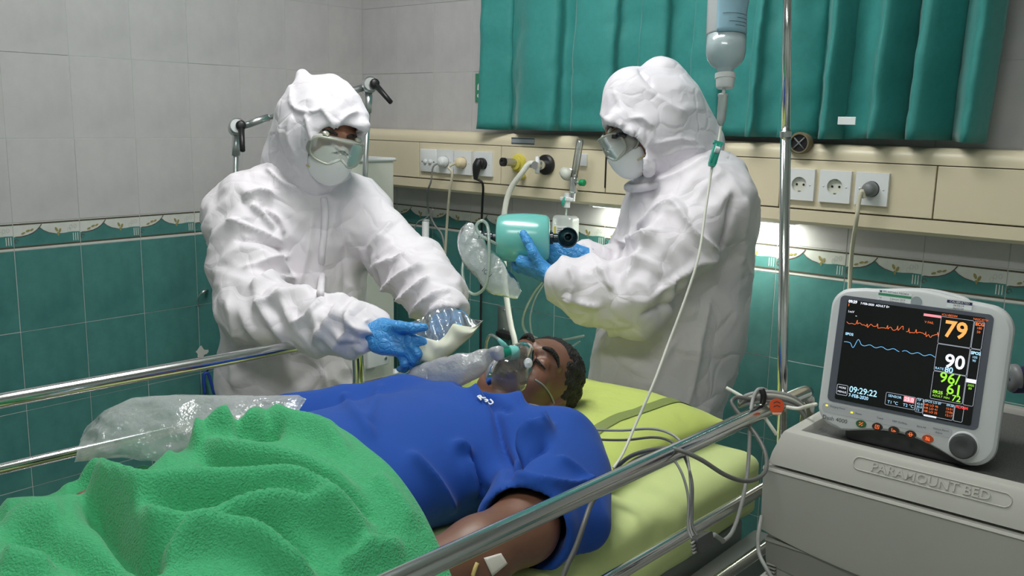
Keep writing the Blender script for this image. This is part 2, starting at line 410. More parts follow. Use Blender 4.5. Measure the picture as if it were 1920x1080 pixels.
def tile_mesh(name, h, m):
    b = MB(); g = 0.0009; e = 0.0006; w = 0.2
    # local: y across, z up, x towards the room; front face at x=0
    lo = [(-0.004, g, g), (-0.004, w-g, g), (-0.004, w-g, h-g), (-0.004, g, h-g)]
    md = [(-e, g, g), (-e, w-g, g), (-e, w-g, h-g), (-e, g, h-g)]
    hi = [(0, g+e, g+e), (0, w-g-e, g+e), (0, w-g-e, h-g-e), (0, g+e, h-g-e)]
    f = [(8, 9, 10, 11)]
    for i in range(4): j = (i+1) % 4; f += [(i, j, 4+j, 4+i), (4+i, 4+j, 8+j, 8+i)]
    me = bpy.data.meshes.new(name); me.from_pydata(lo+md+hi, [], f); me.materials.append(MATS[m]); me.update(); return me
T_light = tile_mesh('light_tile', 0.25, 'light_tile'); T_green = tile_mesh('green_tile', 0.25, 'green_tile')
def border_mesh():
    w, h = 0.2, GT-GB; b = MB(); g = 0.0011
    b.mi = 0; b.add([(0, g, g), (0, w-g, g), (0, w-g, h-g), (0, g, h-g), (-0.004, g, g), (-0.004, w-g, g), (-0.004, w-g, h-g), (-0.004, g, h-g)], [(0, 1, 2, 3), (4, 5, 1, 0), (5, 6, 2, 1), (6, 7, 3, 2), (7, 4, 0, 3)])
    def pt(a, c, l): return (l, g+(w-2*g)*a, g+(h-2*g)*c)
    top = [(0, .50), (.08, .50), (.18, .53), (.27, .60), (.34, .70), (.385, .80), (.42, .72), (.47, .64), (.55, .56), (.63, .52), (.75, .52), (.88, .55), (1, .54)]
    n = len(top); b.mi = 1
    b.add([pt(a, c, .0004) for a, c in top]+[pt(a, .14, .0004) for a, c in top], [(n+i, n+i+1, i+1, i) for i in range(n-1)])
    b.mi = 2
    for c0, c1 in ((.93, .985), (.085, .145)): b.add([pt(0, c0, .0006), pt(1, c0, .0006), pt(1, c1, .0006), pt(0, c1, .0006)], [(0, 1, 2, 3)])
    def ribbon(pts, wd, l):
        pts = [np.array(q, float) for q in pts]; A = []
        for i, q in enumerate(pts):
            t = pts[min(i+1, len(pts)-1)]-pts[max(i-1, 0)]; t = t*np.array([w, h]); t = t/np.linalg.norm(t); nn = np.array([-t[1]/w, t[0]/h])*wd*0.5
            A += [pt(*(q+nn), l), pt(*(q-nn), l)]
        b.add(A, [(2*i+1, 2*i+3, 2*i+2, 2*i) for i in range(len(pts)-1)])
    b.mi = 4
    ribbon([(.02, .5), (.10, .5), (.2, .54), (.28, .61), (.35, .72), (.39, .82), (.42, .92)], .0028, .0008)
    ribbon([(.39, .79), (.44, .68), (.52, .58), (.62, .52)], .0018, .0008)
    ribbon([(.03+.035*math.cos(t)*(1-t/9), .33+.10*math.sin(t)*(1-t/9)) for t in np.linspace(0, 5.5, 12)], .0022, .0008)
    b.mi = 3
    for (a, c, an, l) in [(.14, .62, .35, .013), (.21, .70, .3, .014), (.27, .73, .5, .012), (.64, .68, 2.0, .016), (.69, .62, 1.2, .016), (.66, .50, 1.8, .012)]:
        q = []
        for t in np.linspace(0, 2*math.pi, 11)[:-1]:
            x = l*.5*math.cos(t); y = l*.24*math.sin(t); q.append(pt(a+(x*math.cos(an)-y*math.sin(an))/w, c+(x*math.sin(an)+y*math.cos(an))/h, .0009))
        b.add(q, [tuple(range(10))])
    b.mi = 0
    for a in (.89, .925, .96): b.add([pt(a, .2, .0007), pt(a+.012, .2, .0007), pt(a+.012, .50, .0007), pt(a, .50, .0007)], [(0, 1, 2, 3)])
    b.mi = 5
    for (a, c, r) in [(.83, .63, .05), (.87, .74, .045), (.93, .76, .045)]:
        ribbon([(a+r*.45*math.cos(t), c+r*1.7*math.sin(t)) for t in np.linspace(0, 6.28, 12)], .0012, .0008)
    me = bpy.data.meshes.new('border_tile'); me.from_pydata(b.v, [], b.f)
    for m in ('border_white', 'green_tile', 'border_line', 'border_leaf', 'border_stem', 'grout'): me.materials.append(MATS[m])
    me.polygons.foreach_set('material_index', np.array(b.m, dtype=np.int32)); me.update(); return me
T_border = border_mesh()
def lay(wall, left):
    base = wloc(wall); rows = [(0.25*k, T_green, .25) for k in range(4)]+[(GB, T_border, GT-GB)]+[(GT+.25*k, T_light, .25) for k in range(7)]
    cols = ([(-0.1685, 0.1685)]+[(-0.1685-.2*k, .2) for k in range(1, 21)]) if left else [(.2*k, .2) for k in range(21)]
    for (z, me, h) in rows:
        for (c, wd) in cols:
            o = bpy.data.objects.new('border_tile' if me is T_border else 'tile', me); COL.objects.link(o); o.parent = wall
            w = np.array([0, c, z]) if left else np.array([c, 0, z]); o.location = tuple(w-base)
            if not left: o.rotation_euler = (0, 0, -math.pi/2)
            if wd < .2: o.scale = (1, wd/.2, 1)
            if z+h > RH: o.scale = (1, o.scale[1], (RH-z)/h)
            j = rnd.uniform(-1, 1)*0.0007
            o.location[0 if left else 1] += j
lay(wall_left, True); lay(wall_back, False)

# ceiling lamp, and the added fill lamp out of view
for k, (x, y, z, sx, sy, pw) in enumerate(LAMPS):
    t = thing('ceiling_light', ['white ceiling lamp above the space between bed and left wall', 'added white fill lamp on the ceiling near the foot of the bed, out of view'][k], 'ceiling lamp', (x, y, RH), 'ceiling lamps')
    b = MB()
    for lo, hi in (((x-sx/2-.04, y-sy/2-.04, RH-.07), (x+sx/2+.04, y-sy/2, RH)), ((x-sx/2-.04, y+sy/2, RH-.07), (x+sx/2+.04, y+sy/2+.04, RH)), ((x-sx/2-.04, y-sy/2, RH-.07), (x-sx/2, y+sy/2, RH)), ((x+sx/2, y-sy/2, RH-.07), (x+sx/2+.04, y+sy/2, RH))): b.box(lo, hi)
    b.build('frame', 'white_plastic', t, smooth=False)
    MB().box((x-sx/2, y-sy/2, RH-.05), (x+sx/2, y+sy/2, RH-.035)).build('diffuser', 'lamp_diffuser', t, smooth=False)

# ------------------------------------------------------------------ bedhead service panel
PYF = -0.10                     # front face of the panel
panel = thing('bedhead_trunking', 'long beige service panel running along the back wall above the tile border', 'panel', (1.6, -0.05, 1.157))
def extr(poly, x0, x1, name, m='beige_plastic', par=panel, ang=35):
    k = len(poly); v = [(x0, y, z) for y, z in poly]+[(x1, y, z) for y, z in poly]
    return mesh(name, v, [tuple(range(k)), tuple(range(k, 2*k))[::-1]]+[(i, k+i, k+(i+1) % k, (i+1) % k) for i in range(k)], m, par, True, None, None, ang)
top = [(-.003, 1.332), (PYF, 1.332)]+[(PYF+.030-.030*math.cos(a), 1.343+.030*math.sin(a)) for a in np.linspace(0, math.pi/2, 8)]+[(-.003, 1.373)]
extr(top, 0.003, 3.9, 'top_cover')
extr([(-.003, 1.330), (PYF+.004, 1.330), (PYF+.004, 1.199), (-.003, 1.199)], 0.003, 3.9, 'backing', 'beige_dark')
extr([(-.003, 1.197), (PYF, 1.197), (PYF, 1.166), (PYF+.010, 1.157), (-.003, 1.157)], 0.003, 3.9, 'bottom_cover')
for (x0, x1) in [(0.003, .4285), (.4315, .8285), (.8315, 1.262), (1.266, 1.838), (1.8415, 2.238), (2.2415, 3.0), (3.003, 3.9)]:
    MB().box((x0, PYF-.0008, 1.2005), (x1, PYF+.02, 1.3295), 0.0012, 1).build('front_plate', 'beige_plastic', panel, smooth=False)
MB().box((1.2605, PYF-.0012, 1.215), (1.2655, PYF, 1.315)).build('dark_gap', 'dark_hole', panel, smooth=False)
b = MB().box((.875, PYF-.0012, 1.338), (.975, PYF+.001, 1.361), .0005, 1); o = b.build('rating_plate', 'metal_label', panel, smooth=False)
b = MB()
for z in (1.3575, 1.341): b.box((.876, PYF-.0018, z-.0016), (.974, PYF-.001, z+.0016))
b.build('print', 'ink', o, smooth=False)
lamp = thing('bedhead_lamp', 'slim lit strip lamp under the beige service panel', 'lamp', (1.535, -0.05, 1.13))
MB().box((1.19, -.080, 1.1515), (1.88, -.020, 1.157), .001, 1).build('housing', 'white_plastic', lamp, smooth=False)
MB().box((1.2, -.074, 1.149), (1.87, -.026, 1.1516), .0008, 1).build('diffuser', 'bed_lamp_diffuser', lamp, smooth=False)

def ring_plate(b, x, z, s, r, y, dep, seg=32):
    """square plate with a round hole"""
    A = []; B = []
    for k in range(seg):
        a = 2*math.pi*k/seg; c, sn = math.cos(a), math.sin(a); m = s/max(abs(c), abs(sn))
        A.append((x+r*c, y, z+r*sn)); B.append((x+m*c, y, z+m*sn))
    C = [(q[0], y+dep, q[2]) for q in B]; n = seg
    b.add(A+B+C, [(k, (k+1) % n, n+(k+1) % n, n+k) for k in range(n)]+[(n+k, n+(k+1) % n, 2*n+(k+1) % n, 2*n+k) for k in range(n)])
def socket(x, z, label, blank=False, group='wall sockets on the beige panel'):
    t = thing('wall_socket', label, 'socket', (x, PYF, z-.043), group)
    y = PYF-.011; s = .0415
    if blank:
        MB().box((x-s, y, z-s), (x+s, PYF, z+s), .003).build('plate', 'white_plastic', t)
        for dx in (-.013, .013): MB().lathe([(.009, 0), (.008, .005), (.003, .0065), (0, .0065)], (x+dx, y, z-.004), (0, -1, 0), 16).build('terminal', 'white_plastic', t)
        for dx in (-.03, .03): MB().lathe([(.003, 0), (.003, .001), (0, .001)], (x+dx, y, z-.004), (0, -1, 0), 10).build('screw', 'grey_plastic', t)
        return t
    b = MB(); ring_plate(b, x, z, s, .0205, y, .011); b.build('plate', 'white_plastic', t, smooth=False)
    MB().lathe([(.0205, 0), (.0195, .0085), (0, .0085)], (x, y, z), (0, 1, 0), 24, False).build('socket_well', 'offwhite_plastic', t, angle=40)
    for dx in (-.0095, .0095): MB().lathe([(.003, 0), (.003, .0012), (0, .0012)], (x+dx, y+.0083, z), (0, -1, 0), 10).build('pin_hole', 'dark_hole', t)
    for dz in (-.0185, .0185): MB().box((x-.003, y+.002, z+dz-.0022), (x+.003, y+.008, z+dz+.0022)).build('earth_clip', 'steel', t, smooth=False)
    for dx in (-.03, .03): MB().lathe([(.0025, 0), (.0022, .0012), (0, .0012)], (x+dx, y, z), (0, -1, 0), 10).build('screw', 'white_plastic', t)
    return t
ZS = 1.2655
socket(.487, ZS, 'white twin-terminal wall plate, leftmost of the left four on the panel', True)
socket(.573, ZS, 'white wall socket holding the round white plug')
socket(.660, ZS, 'white wall socket holding the cream plug')
socket(.756, ZS, 'white wall socket holding the black plug')
socket(1.897, ZS-.001, 'empty white wall socket partly hidden behind the chrome drip pole')
socket(1.994, ZS-.001, 'empty white wall socket between the pole and the grey plug')
socket(2.089, ZS-.001, 'white wall socket holding the grey plug')
def plug(x, z, m, cm, pts, r, label, style='round', cr=.0035):
    t = thing('power_plug', label, 'plug', (x, PYF-.011, z-.02))
    y = PYF-.0125
    if style == 'round':
        MB().lathe([(.019, -.012), (.0195, .010), (.017, .022), (.011, .028), (0, .029)], (x, y, z), (0, -1, 0)).build('plug_body', m, t)
    else:
        MB().lathe([(.019, -.01), (.0195, .012), (.017, .02), (0, .022)], (x, y, z), (0, -1, 0)).build('plug_body', m, t)
        MB().tube([(x, y-.012, z+.010), (x-.004, y-.022, z-.008), (x-.006, y-.026, z-.03), (x-.007, y-.027, z-.055)], [.0165, .017, .012, .0065], 12, smooth=5).build('grip', m, t)
    MB().tube(pts, cr, 8, smooth=8).build('cable', cm, t)
    return t
def pw(x, y, Y=-.06): return PY(x, y, Y)
plug(.573, ZS, 'white_plastic', 'cable_grey', [(.565, -.138, ZS-.006), (.548, -.146, ZS-.02), pw(808, 340, -.14), pw(802, 360, -.12), pw(803, 392, -.05), pw(814, 420, -.03), pw(830, 445, -.03), pw(834, 500, -.03), pw(834, 640, -.03)], .0195, 'round white plug with a thin grey cable')
plug(.660, ZS, 'cream_plastic', 'cable_cream', [(.65, -.138, ZS-.002), (.630, -.15, ZS-.016), pw(848, 325, -.15), pw(843, 360, -.14), pw(838, 420, -.10), pw(833, 500, -.07), pw(828, 535, -.06), pw(820, 640, -.05), pw(818, 800, -.04)], .0195, 'round cream plug with a long cream cable', cr=.0048)
plug(.756, ZS+.002, 'black_plastic', 'cable_black', [(.749, -.139, ZS-.05), pw(905, 345, -.13), pw(904.5, 380, -.09), pw(903, 420, -.045), pw(902.5, 500, -.03), pw(901, 650, -.03), pw(900, 800, -.03)], .0195, 'black angled plug with a straight black cable', 'angled', .0042)
plug(2.089, ZS-.001, 'grey_plastic', 'cable_cream', [(2.083, -.139, ZS-.022), pw(1616, 358, -.145), pw(1610, 380, -.15), pw(1606, 412, -.15), pw(1598, 465, -.10), pw(1594, 520, -.06), pw(1590, 620, -.05), pw(1580, 760, -.05)], .0195, 'grey plug in the rightmost socket, cable running down behind the monitor', 'round', .0055)

# round vent knob on the panel behind the pole
t = thing('round_valve', 'round beige knob with black crossed grille on the panel beside the pole', 'valve', (1.895, PYF, 1.35))
c0 = (1.893, PYF+.004, 1.374)
MB().lathe([(.028, 0), (.029, .026), (.026, .030), (.023, .030), (.0225, .022), (0, .022)], c0, (0.05, -1, 0.0)).build('housing', 'beige_dark', t, angle=40)
MB().lathe([(.0222, .0), (.0222, .0235), (0, .0235)], c0, (0.05, -1, 0.0)).build('core', 'black_plastic', t, angle=40)
for an in (45, 135):
    a = math.radians(an); d = V3(math.cos(a), 0, math.sin(a))*.021; q = V3(*c0)+V3(0, -.0265, 0)
    MB().tube([q-d, q+d], .0022, 6).build('grille_bar', 'grey_plastic', t)

# gas outlets, hose, flowmeter, humidifier
xy, zy = .913, 1.276
t = thing('gas_outlet', 'yellow gas outlet with black nozzle and dangling yellow cap', 'gas outlet', (xy, PYF, zy-.05), 'gas outlets on the panel')
MB().lathe([(.030, 0), (.031, .010), (.027, .016), (.022, .017), (.021, .026), (0, .026)], (xy, PYF, zy), (0, -1, 0)).build('collar', 'yellow_plastic', t, angle=40)
MB().lathe([(.013, 0), (.013, .038), (.014, .040), (.014, .05), (.009, .052), (0, .05)], (xy-.002, PYF-.02, zy+.002), (-.25, -1, 0.05)).build('nozzle', 'steel', t, angle=40)
MB().lathe([(.0145, 0), (.0145, .012), (.008, .0125), (0, .006)], (xy-.013, PYF-.062, zy+.004), (-.25, -1, 0.05)).build('nozzle_tip', 'black_plastic', t, angle=40)
MB().lathe([(.0, 0), (.010, .001), (.012, .010), (.010, .018), (0, .02)], (xy+.022, PYF-.005, zy-.042), (0, -1, 0)).build('cap', 'yellow_plastic', t)
MB().tube([(xy+.012, PYF-.012, zy-.022), (xy+.018, PYF-.016, zy-.032), (xy+.022, PYF-.014, zy-.04)], .002, 6, smooth=4).build('cap_strap', 'yellow_plastic', t)
xb, zb = 1.03, 1.276
t = thing('gas_outlet', 'black gas outlet feeding the thick white hose', 'gas outlet', (xb, PYF, zb-.05), 'gas outlets on the panel')
MB().lathe([(.033, 0), (.033, .012), (.028, .017), (0, .017)], (xb, PYF, zb), (0, -1, 0)).build('collar', 'black_plastic', t, angle=40)
MB().lathe([(.017, 0), (.017, .03), (.013, .032), (.013, .05), (0, .05)], (xb, PYF-.015, zb), (0, -1, 0)).build('connector', 'chrome', t, angle=40)
MB().tube([(xb-.002, PYF-.05, zb+.026), (xb+.004, PYF-.055, zb), (xb, PYF-.05, zb-.026)], [.007, .009, .007], 10, smooth=4).build('lever', 'white_plastic', t)
h = thing('gas_hose', 'thick white hose curving from the black outlet down behind the resuscitator bag', 'hose', PY(960, 640, -.25))
MB().tube([(xb-.004, PYF-.045, zb), (xb-.03, PYF-.055, zb+.003), PY(978, 325, -.17), PY(957, 355, -.18), PY(947, 390, -.19), PY(944, 430, -.2), PY(945, 500, -.22), PY(950, 560, -.23), PY(958, 610, -.24), PY(966, 645, -.25), PY(975, 720, -.25)], .0095, 12, smooth=8).build('hose_tube', 'cable_white', h)
MB().lathe([(.0115, 0), (.0115, .03), (0, .03)], (xb-.005, PYF-.045, zb), (-1, -.2, .05)).build('ferrule', 'chrome', h, angle=40)
f = thing('oxygen_flowmeter', 'oxygen flowmeter with clear sight tube and green knob', 'flowmeter', PY(1075, 345, -.14))
fx = PY(1078, 330, -.15)
MB().lathe([(.016, 0), (.019, .004), (.019, .03), (.014, .034), (.014, .05), (0, .05)], (fx[0]-.045, PYF, fx[2]+.005), (.35, -1, -.1)).build('wall_connector', 'chrome', f, angle=40)
MB().box((fx[0]-.02, PYF-.012, fx[2]+.03), (fx[0]+.012, PYF, fx[2]+.068), .002).build('wall_plate', 'white_plastic', f)
MB().lathe([(.013, -.02), (.019, -.006), (.02, .006), (.013, .02)], PY(1062, 326, -.15), (.9, .1, -.6)).build('joint', 'offwhite_plastic', f)
MB().lathe([(.012, 0), (.014, .005), (.014, .045), (.009, .05), (.008, .075), (0, .075)], PY(1078, 332, -.155), V3(-.06, -.02, -1)).build('valve_body', 'chrome', f, angle=40)
a0, a1 = PY(1076, 334, -.155), PY(1088, 262, -.155)
MB().tube([a0, a0+(a1-a0)*.9, a1], [.0115, .0115, .010], 16).build('sight_tube', 'clear_plastic', f)
MB().tube([a0+(a1-a0)*.1, a0+(a1-a0)*.95], .0035, 8).build('inner_tube', 'milky_plastic', f)
k0 = PY(1078, 342, -.165); k1 = PY(1101, 343, -.17)
MB().tube([k0, k0+(k1-k0)*.45], .0045, 10).build('knob_stem', 'chrome', f)
MB().lathe([(.008, 0), (.0105, .003), (.0105, .017), (.008, .020), (0, .020)], k0+(k1-k0)*.4, k1-k0).build('knob', 'green_plastic', f)
hu = thing('humidifier_bottle', 'clear square humidifier bottle hanging under the flowmeter', 'bottle', PY(1060, 445, -.17))
q0 = PY(1064, 362, -.16); q1 = PY(1064, 392, -.165)
MB().lathe([(.010, 0), (.010, .012), (.016, .014), (.016, .022), (.011, .024), (.011, .045), (0, .045)], q0+V3(0, 0, .0), V3(-.05, 0, -1)).build('cap', 'white_plastic', hu, angle=40)
MB().box(tuple(q0+V3(-.026, -.006, -.026)), tuple(q0+V3(.026, .006, -.013)), .003).build('wing', 'white_plastic', hu)
qc = PY(1060, 430, -.175)
fl = Field(qc-.08, qc+.09, .0035); fl.box(qc, (.041, .026, .045), rd=.015, k=0); v_, f_ = fl.mesh(); mesh('bottle_body', relax(v_, f_, 2), f_, 'milky_plastic', hu)
MB().box(tuple(qc+V3(-.026, -.0285, -.030)), tuple(qc+V3(.026, -.0265, .012)), .0005, 1).build('paper_label', 'paper_white', hu, smooth=False)
MB().box(tuple(qc+V3(-.023, -.0292, -.012)), tuple(qc+V3(-.015, -.0284, .010)), .0002, 1).build('yellow_mark', 'yellow_plastic', hu, smooth=False)
b = MB()
for i in range(6): b.box(tuple(qc+V3(-.010, -.0292, -.026+.006*i)), tuple(qc+V3(.012+.008*(i % 2), -.0284, -.0245+.006*i)))
b.build('label_print', 'ink', hu, smooth=False)
MB().tube([q0+V3(0, -.012, -.012), q0+V3(-.004, -.016, -.03), q0+V3(-.006, -.014, -.04)], [.004, .0055, .003], 10, smooth=4).build('teal_clip', 'teal_plastic', hu)
MB().tube([q0+V3(0, 0, -.04), qc+V3(-.002, 0, .02), qc+V3(-.002, 0, -.03)], .0035, 8).build('dip_tube', 'clear_tube', hu)

# sign on the wall beside the curtain
sg = thing('wall_sign', 'small green sign half hidden behind the left edge of the curtain', 'sign', PY(905, 190, -.004))
a = PY(891, 138, -.006); c = PY(891, 191, -.006)
MB().box((a[0], -.006, c[2]), (a[0]+.13, -.001, a[2]), .001, 1).build('board', 'sign_green', sg, smooth=False)
zc = (a[2]+c[2])/2
MB().prism([(.012, -.008), (.030, -.010), (.034, .012), (.026, .034), (.018, .016), (.013, .010)], (a[0], -.0062, zc), (1, 0, 0), (0, 0, 1), (0, -1, 0), .0006).build('white_mark', 'paper_white', sg, smooth=False)
MB().lathe([(.0075, 0), (.0075, .0006), (0, .0006)], (a[0]+.019, -.0062, zc-.028), (0, -1, 0)).build('white_dot', 'paper_white', sg, smooth=False)

# ------------------------------------------------------------------ curtain
ct = thing('window_curtain', 'teal pleated curtain hanging above the beige panel', 'curtain', (1.5, -.13, 1.385))
prof = [(893, .00), (935, .03), (940, .045), (980, -.005), (1030, -.005), (1036, .04), (1066, .035), (1070, .0), (1136, -.005), (1142, .03), (1185, .03), (1190, -.005), (1232, .0), (1238, .03), (1284, .025), (1290, -.005), (1335, .0), (1340, .03), (1391, .03),
        (1396, .0), (1409, -.01), (1414, .025), (1452, .03), (1461, -.008), (1508, .03), (1516, .05), (1545, -.02), (1561, .05), (1568, .06), (1618, .02), (1640, -.03), (1672, .06), (1680, .065), (1712, -.03), (1758, .06), (1768, .065), (1812, -.03), (1840, .05)]
pts = [V3(PY(x, 245, -.14)[0], -.135+yo, 0) for x, yo in prof]
pp = catmull(pts, 5); nv = 46; G = np.zeros((len(pp), nv, 3)); zt = 2.55; zb_ = 1.388
for i, q in enumerate(pp):
    for j in range(nv):
        t = j/(nv-1); z = zb_+(zt-zb_)*t
        am = 0.82+0.36*(1-t)**2
        G[i, j] = (q[0]+.03*t*(1-i/len(pp)*1.0)+.055*t*(i/len(pp))**2, -.135+(q[1]+.135)*am, z)
pf = G.reshape(-1, 3); nz_ = .006*vnoise(pf*V3(14, 14, 5), 3)+.004*creases(pf*V3(22, 8, 14), 8)
pf[:, 1] -= nz_*np.clip(1.5-(pf[:, 2]-1.388)*0.8, .4, 1.5); pf[:, 2] -= (.006*vnoise(pf*V3(8, 0, 0)+1.3, 4))*(pf[:, 2] < 1.45)
hem = np.abs(pf[:, 2]-1.465) < .013; pf[hem, 1] += .0035
o = MB().grid(pf.reshape(G.shape)).build('cloth', 'curtain_cloth', ct, solid=.002)
e = PY(1566, 226, -.15); MB().box((e[0]-.003, -.1265, e[2]-.010), (e[0]+.043, -.1235, e[2]+.010), .0008, 1).build('sewn_tag', 'paper_white', ct, smooth=False)
MB().tube([(.66, -.13, 2.54), (2.5, -.13, 2.54)], .013, 12).build('curtain_rail', 'steel', ct)
# ------------------------------------------------------------------ more materials
mat('lime_sheet', S(206, 219, 148), 0.8, noise=(4, .06), sheen=0.2, bump=[('noise', 7, 0.25, 0.02), ('fine', 900, 0.05, 0.001)])
mat('lime_pillow', S(198, 213, 112), 0.8, noise=(4, .06), sheen=0.2, bump=[('noise', 9, 0.3, 0.02), ('fine', 900, 0.05, 0.001)])
mat('olive_band', S(132, 146, 82), 0.8)
mat('frame_grey', S(150, 152, 150), 0.45, noise=(5, .08))
mat('cabinet_grey', S(186, 184, 178), 0.42, noise=(5, .05), bump=[('fine', 1200, 0.05, 0.0008)])
mat('cabinet_mid', S(150, 149, 144), 0.45, noise=(5, .06))
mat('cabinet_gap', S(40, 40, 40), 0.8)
mat('mat_grey', S(112, 112, 110), 0.7, noise=(500, .6, S(70, 70, 70)), bump=[('fine', 600, 0.3, 0.001)])
mat('monitor_body', S(206, 208, 210), 0.4, bump=[('fine', 1500, 0.03, 0.0006)])
mat('monitor_bezel', S(88, 92, 104), 0.5)
mat('monitor_label', S(182, 184, 188), 0.45)
mat('screen_black', S(8, 9, 11), 0.16)
mat('knob_grey', S(70, 70, 72), 0.4)
mat('button_dark', S(54, 40, 34), 0.35)
mat('button_green', S(48, 96, 56), 0.35)
mat('button_orange', S(180, 76, 40), 0.35)
def glow(name, c, s=1.0): return mat(name, (0.0, 0.0, 0.0), 0.6, emit=S(*c), estr=s)
glow('glow_orange', (255, 120, 60)); glow('glow_amber', (255, 170, 90), 1.15); glow('glow_white', (238, 244, 255), 1.1); glow('glow_cyan', (176, 226, 255), 1.1); glow('glow_green', (160, 240, 60)); glow('glow_red', (255, 60, 60), .9); glow('glow_pink', (255, 150, 160), 1.0); glow('glow_yellow', (240, 230, 60), 1.2); glow('glow_blue', (120, 200, 255), 1.0); glow('glow_line', (200, 206, 220), .7)
mat('bottle_label', S(150, 190, 210), 0.7, noise=(40, .12))
film('bottle_plastic', (0.72, 0.85, 0.90), 0.8, 0.2, 0.35)
film('bottle_upper', (0.86, 0.89, 0.92), 0.75, 0.2, 0.35)
mat('rubber_white', S(222, 224, 226), 0.5)
mat('orange_tag', S(236, 88, 40), 0.5, noise=(60, .1))
mat('dark_blue', S(42, 40, 84), 0.7)
mat('blue_plastic', S(40, 70, 170), 0.5)

# ------------------------------------------------------------------ bed
def rail_pt(far, y, z):
    return V3(1.171+.075*(y+1.868), y, z) if far else V3(2.187+.0335*(y+1.819), y, z)
bed = thing('hospital_bed', 'hospital bed frame with chrome side rails', 'bed', (1.70, -1.72, 0))
MB().box((1.30, -2.72, .50), (2.10, -.74, .585), .012).build('bed_deck', 'frame_grey', bed, angle=40)
for X0 in (1.245, 2.135): MB().box((X0-.02, -2.74, .475), (X0+.02, -.72, .56), .008).build('side_beam', 'frame_grey', bed, angle=40)
for yy in (-2.45, -1.0): MB().box((1.30, yy-.03, .30), (2.10, yy+.03, .50), .008).build('cross_beam', 'frame_grey', bed, angle=40)
for X0 in (1.32, 2.08): MB().tube([(X0, -2.62, .20), (X0, -.82, .20)], .025, 14).build('lower_tube', 'white_plastic', bed)
MB().tube([(2.165, -2.4, .455), (2.20, -.80, .455)], .017, 14).build('crank_tube', 'white_plastic', bed)
for X0 in (1.32, 2.08):
    for yy in (-2.55, -.9):
        c_ = MB().tube([(X0, yy, .11), (X0, yy, .32)], .022, 12).build('leg', 'frame_grey', bed)
        MB().lathe([(.03, -.018), (.058, -.016), (.058, .016), (.03, .018)], (X0, yy+.02, .06), (1, 0, 0)).build('wheel', 'black_plastic', c_, angle=40)
def rail(far, name):
    g = {}
    def bar(y0, y1, z, r, bend0=0, bend1=0, nm='rail_bar'):
        p = [rail_pt(far, y, z) for y in np.linspace(y0, y1, 6)]
        if bend1: p += [rail_pt(far, y1+.035, z-.012), rail_pt(far, y1+.05, z-.05), rail_pt(far, y1+.052, z-bend1)]
        if bend0: p = [rail_pt(far, y0-.052, z-bend0), rail_pt(far, y0-.05, z-.05), rail_pt(far, y0-.035, z-.012)]+p
        return MB().tube(p, r, 32, smooth=5).build(nm, 'chrome', bed)
    if far:
        bar(-2.62, -1.13, .90, .0142, .30, .15); bar(-2.62, -.85, .772, .0105); bar(-2.62, -.85, .64, .0105)
        ys = (-2.2, -1.5, -.87)
    else:
        bar(-2.62, -.80, .90, .0142, .30, .30); bar(-2.62, -.70, .742, .0105); bar(-2.62, -.66, .612, .0105)
        ys = (-2.2, -.72)
    for y in ys: MB().tube([rail_pt(far, y, .50), rail_pt(far, y, .77 if far else .745)], .009, 12).build('rail_post', 'chrome', bed)
rail(False, 'near'); rail(True, 'far')

# mattress
F_ = Field((1.2, -2.8, .55), (2.2, -.66, .78), .012)
F_.box((1.697, -1.72, .660), (.427, 1.02, .075), rd=.045, k=0); v_, f_ = F_.mesh(); v_ = relax(v_, f_, 2); n_ = vnormals(v_, f_)
side = np.clip(1-n_[:, 2], 0, 1)[:, None]
v_ = v_+n_*(.004*fbm(v_*V3(6, 6, 6), 2, 5)[:, None]+side*.009*creases(v_*V3(4, 5, 16), 9)[:, None])
tag(mesh('mattress', v_, f_, 'lime_sheet'), 'mattress in a lime green fitted sheet on the hospital bed', 'mattress')

# pillow
pc, pa, pb, ph = V3(1.715, -.905, .775), .305, .215, .062
prot = math.radians(-2)
def pil(u, v, sgn, off=0.0):
    x = pa*u*(1-.05*(1-v*v)); y = pb*v*(1-.07*(1-u*u)); t = ph*(max(0, 1-abs(u)**3.2)**.55)*(max(0, 1-abs(v)**3.2)**.55)
    dent = .040*math.exp(-((x+.02)/.13)**2-((y+.03)/.14)**2)
    z = (t-(dent if sgn > 0 else 0)*min(1, t/ph*1.4)) if sgn > 0 else -t*.62
    q = V3(x*math.cos(prot)-y*math.sin(prot), x*math.sin(prot)+y*math.cos(prot), z+off*sgn)
    return pc+q
n_ = 44; ss = np.sin(np.linspace(-math.pi/2, math.pi/2, n_))
pil_t = thing('pillow', 'lime green pillow with an olive band at the head of the bed', 'pillow', (pc[0], pc[1], .735))
b = MB()
for sg_ in (1, -1):
    G = np.array([[pil(u, v, sg_) for v in ss] for u in ss])
    q = G.reshape(-1, 3); q[:, 2] += sg_*.005*fbm(q*V3(9, 9, 3), 3, 21)*np.clip(np.abs(q[:, 2]-pc[2])/.02, 0, 1)
    b.grid(q.reshape(G.shape), flip=(sg_ < 0))
b.build('pillowcase', 'lime_pillow', pil_t)
uu = np.linspace(.66, .745, 5); b = MB()
for sg_ in (1,):
    G = np.array([[pil(u, v, sg_) for v in ss] for u in uu]); q = G.reshape(-1, 3); q[:, 2] += .005*fbm(q*V3(9, 9, 3), 3, 21)*np.clip(np.abs(q[:, 2]-pc[2])/.02, 0, 1)+.0022
    b.grid(q.reshape(G.shape))
b.build('band', 'olive_band', pil_t)

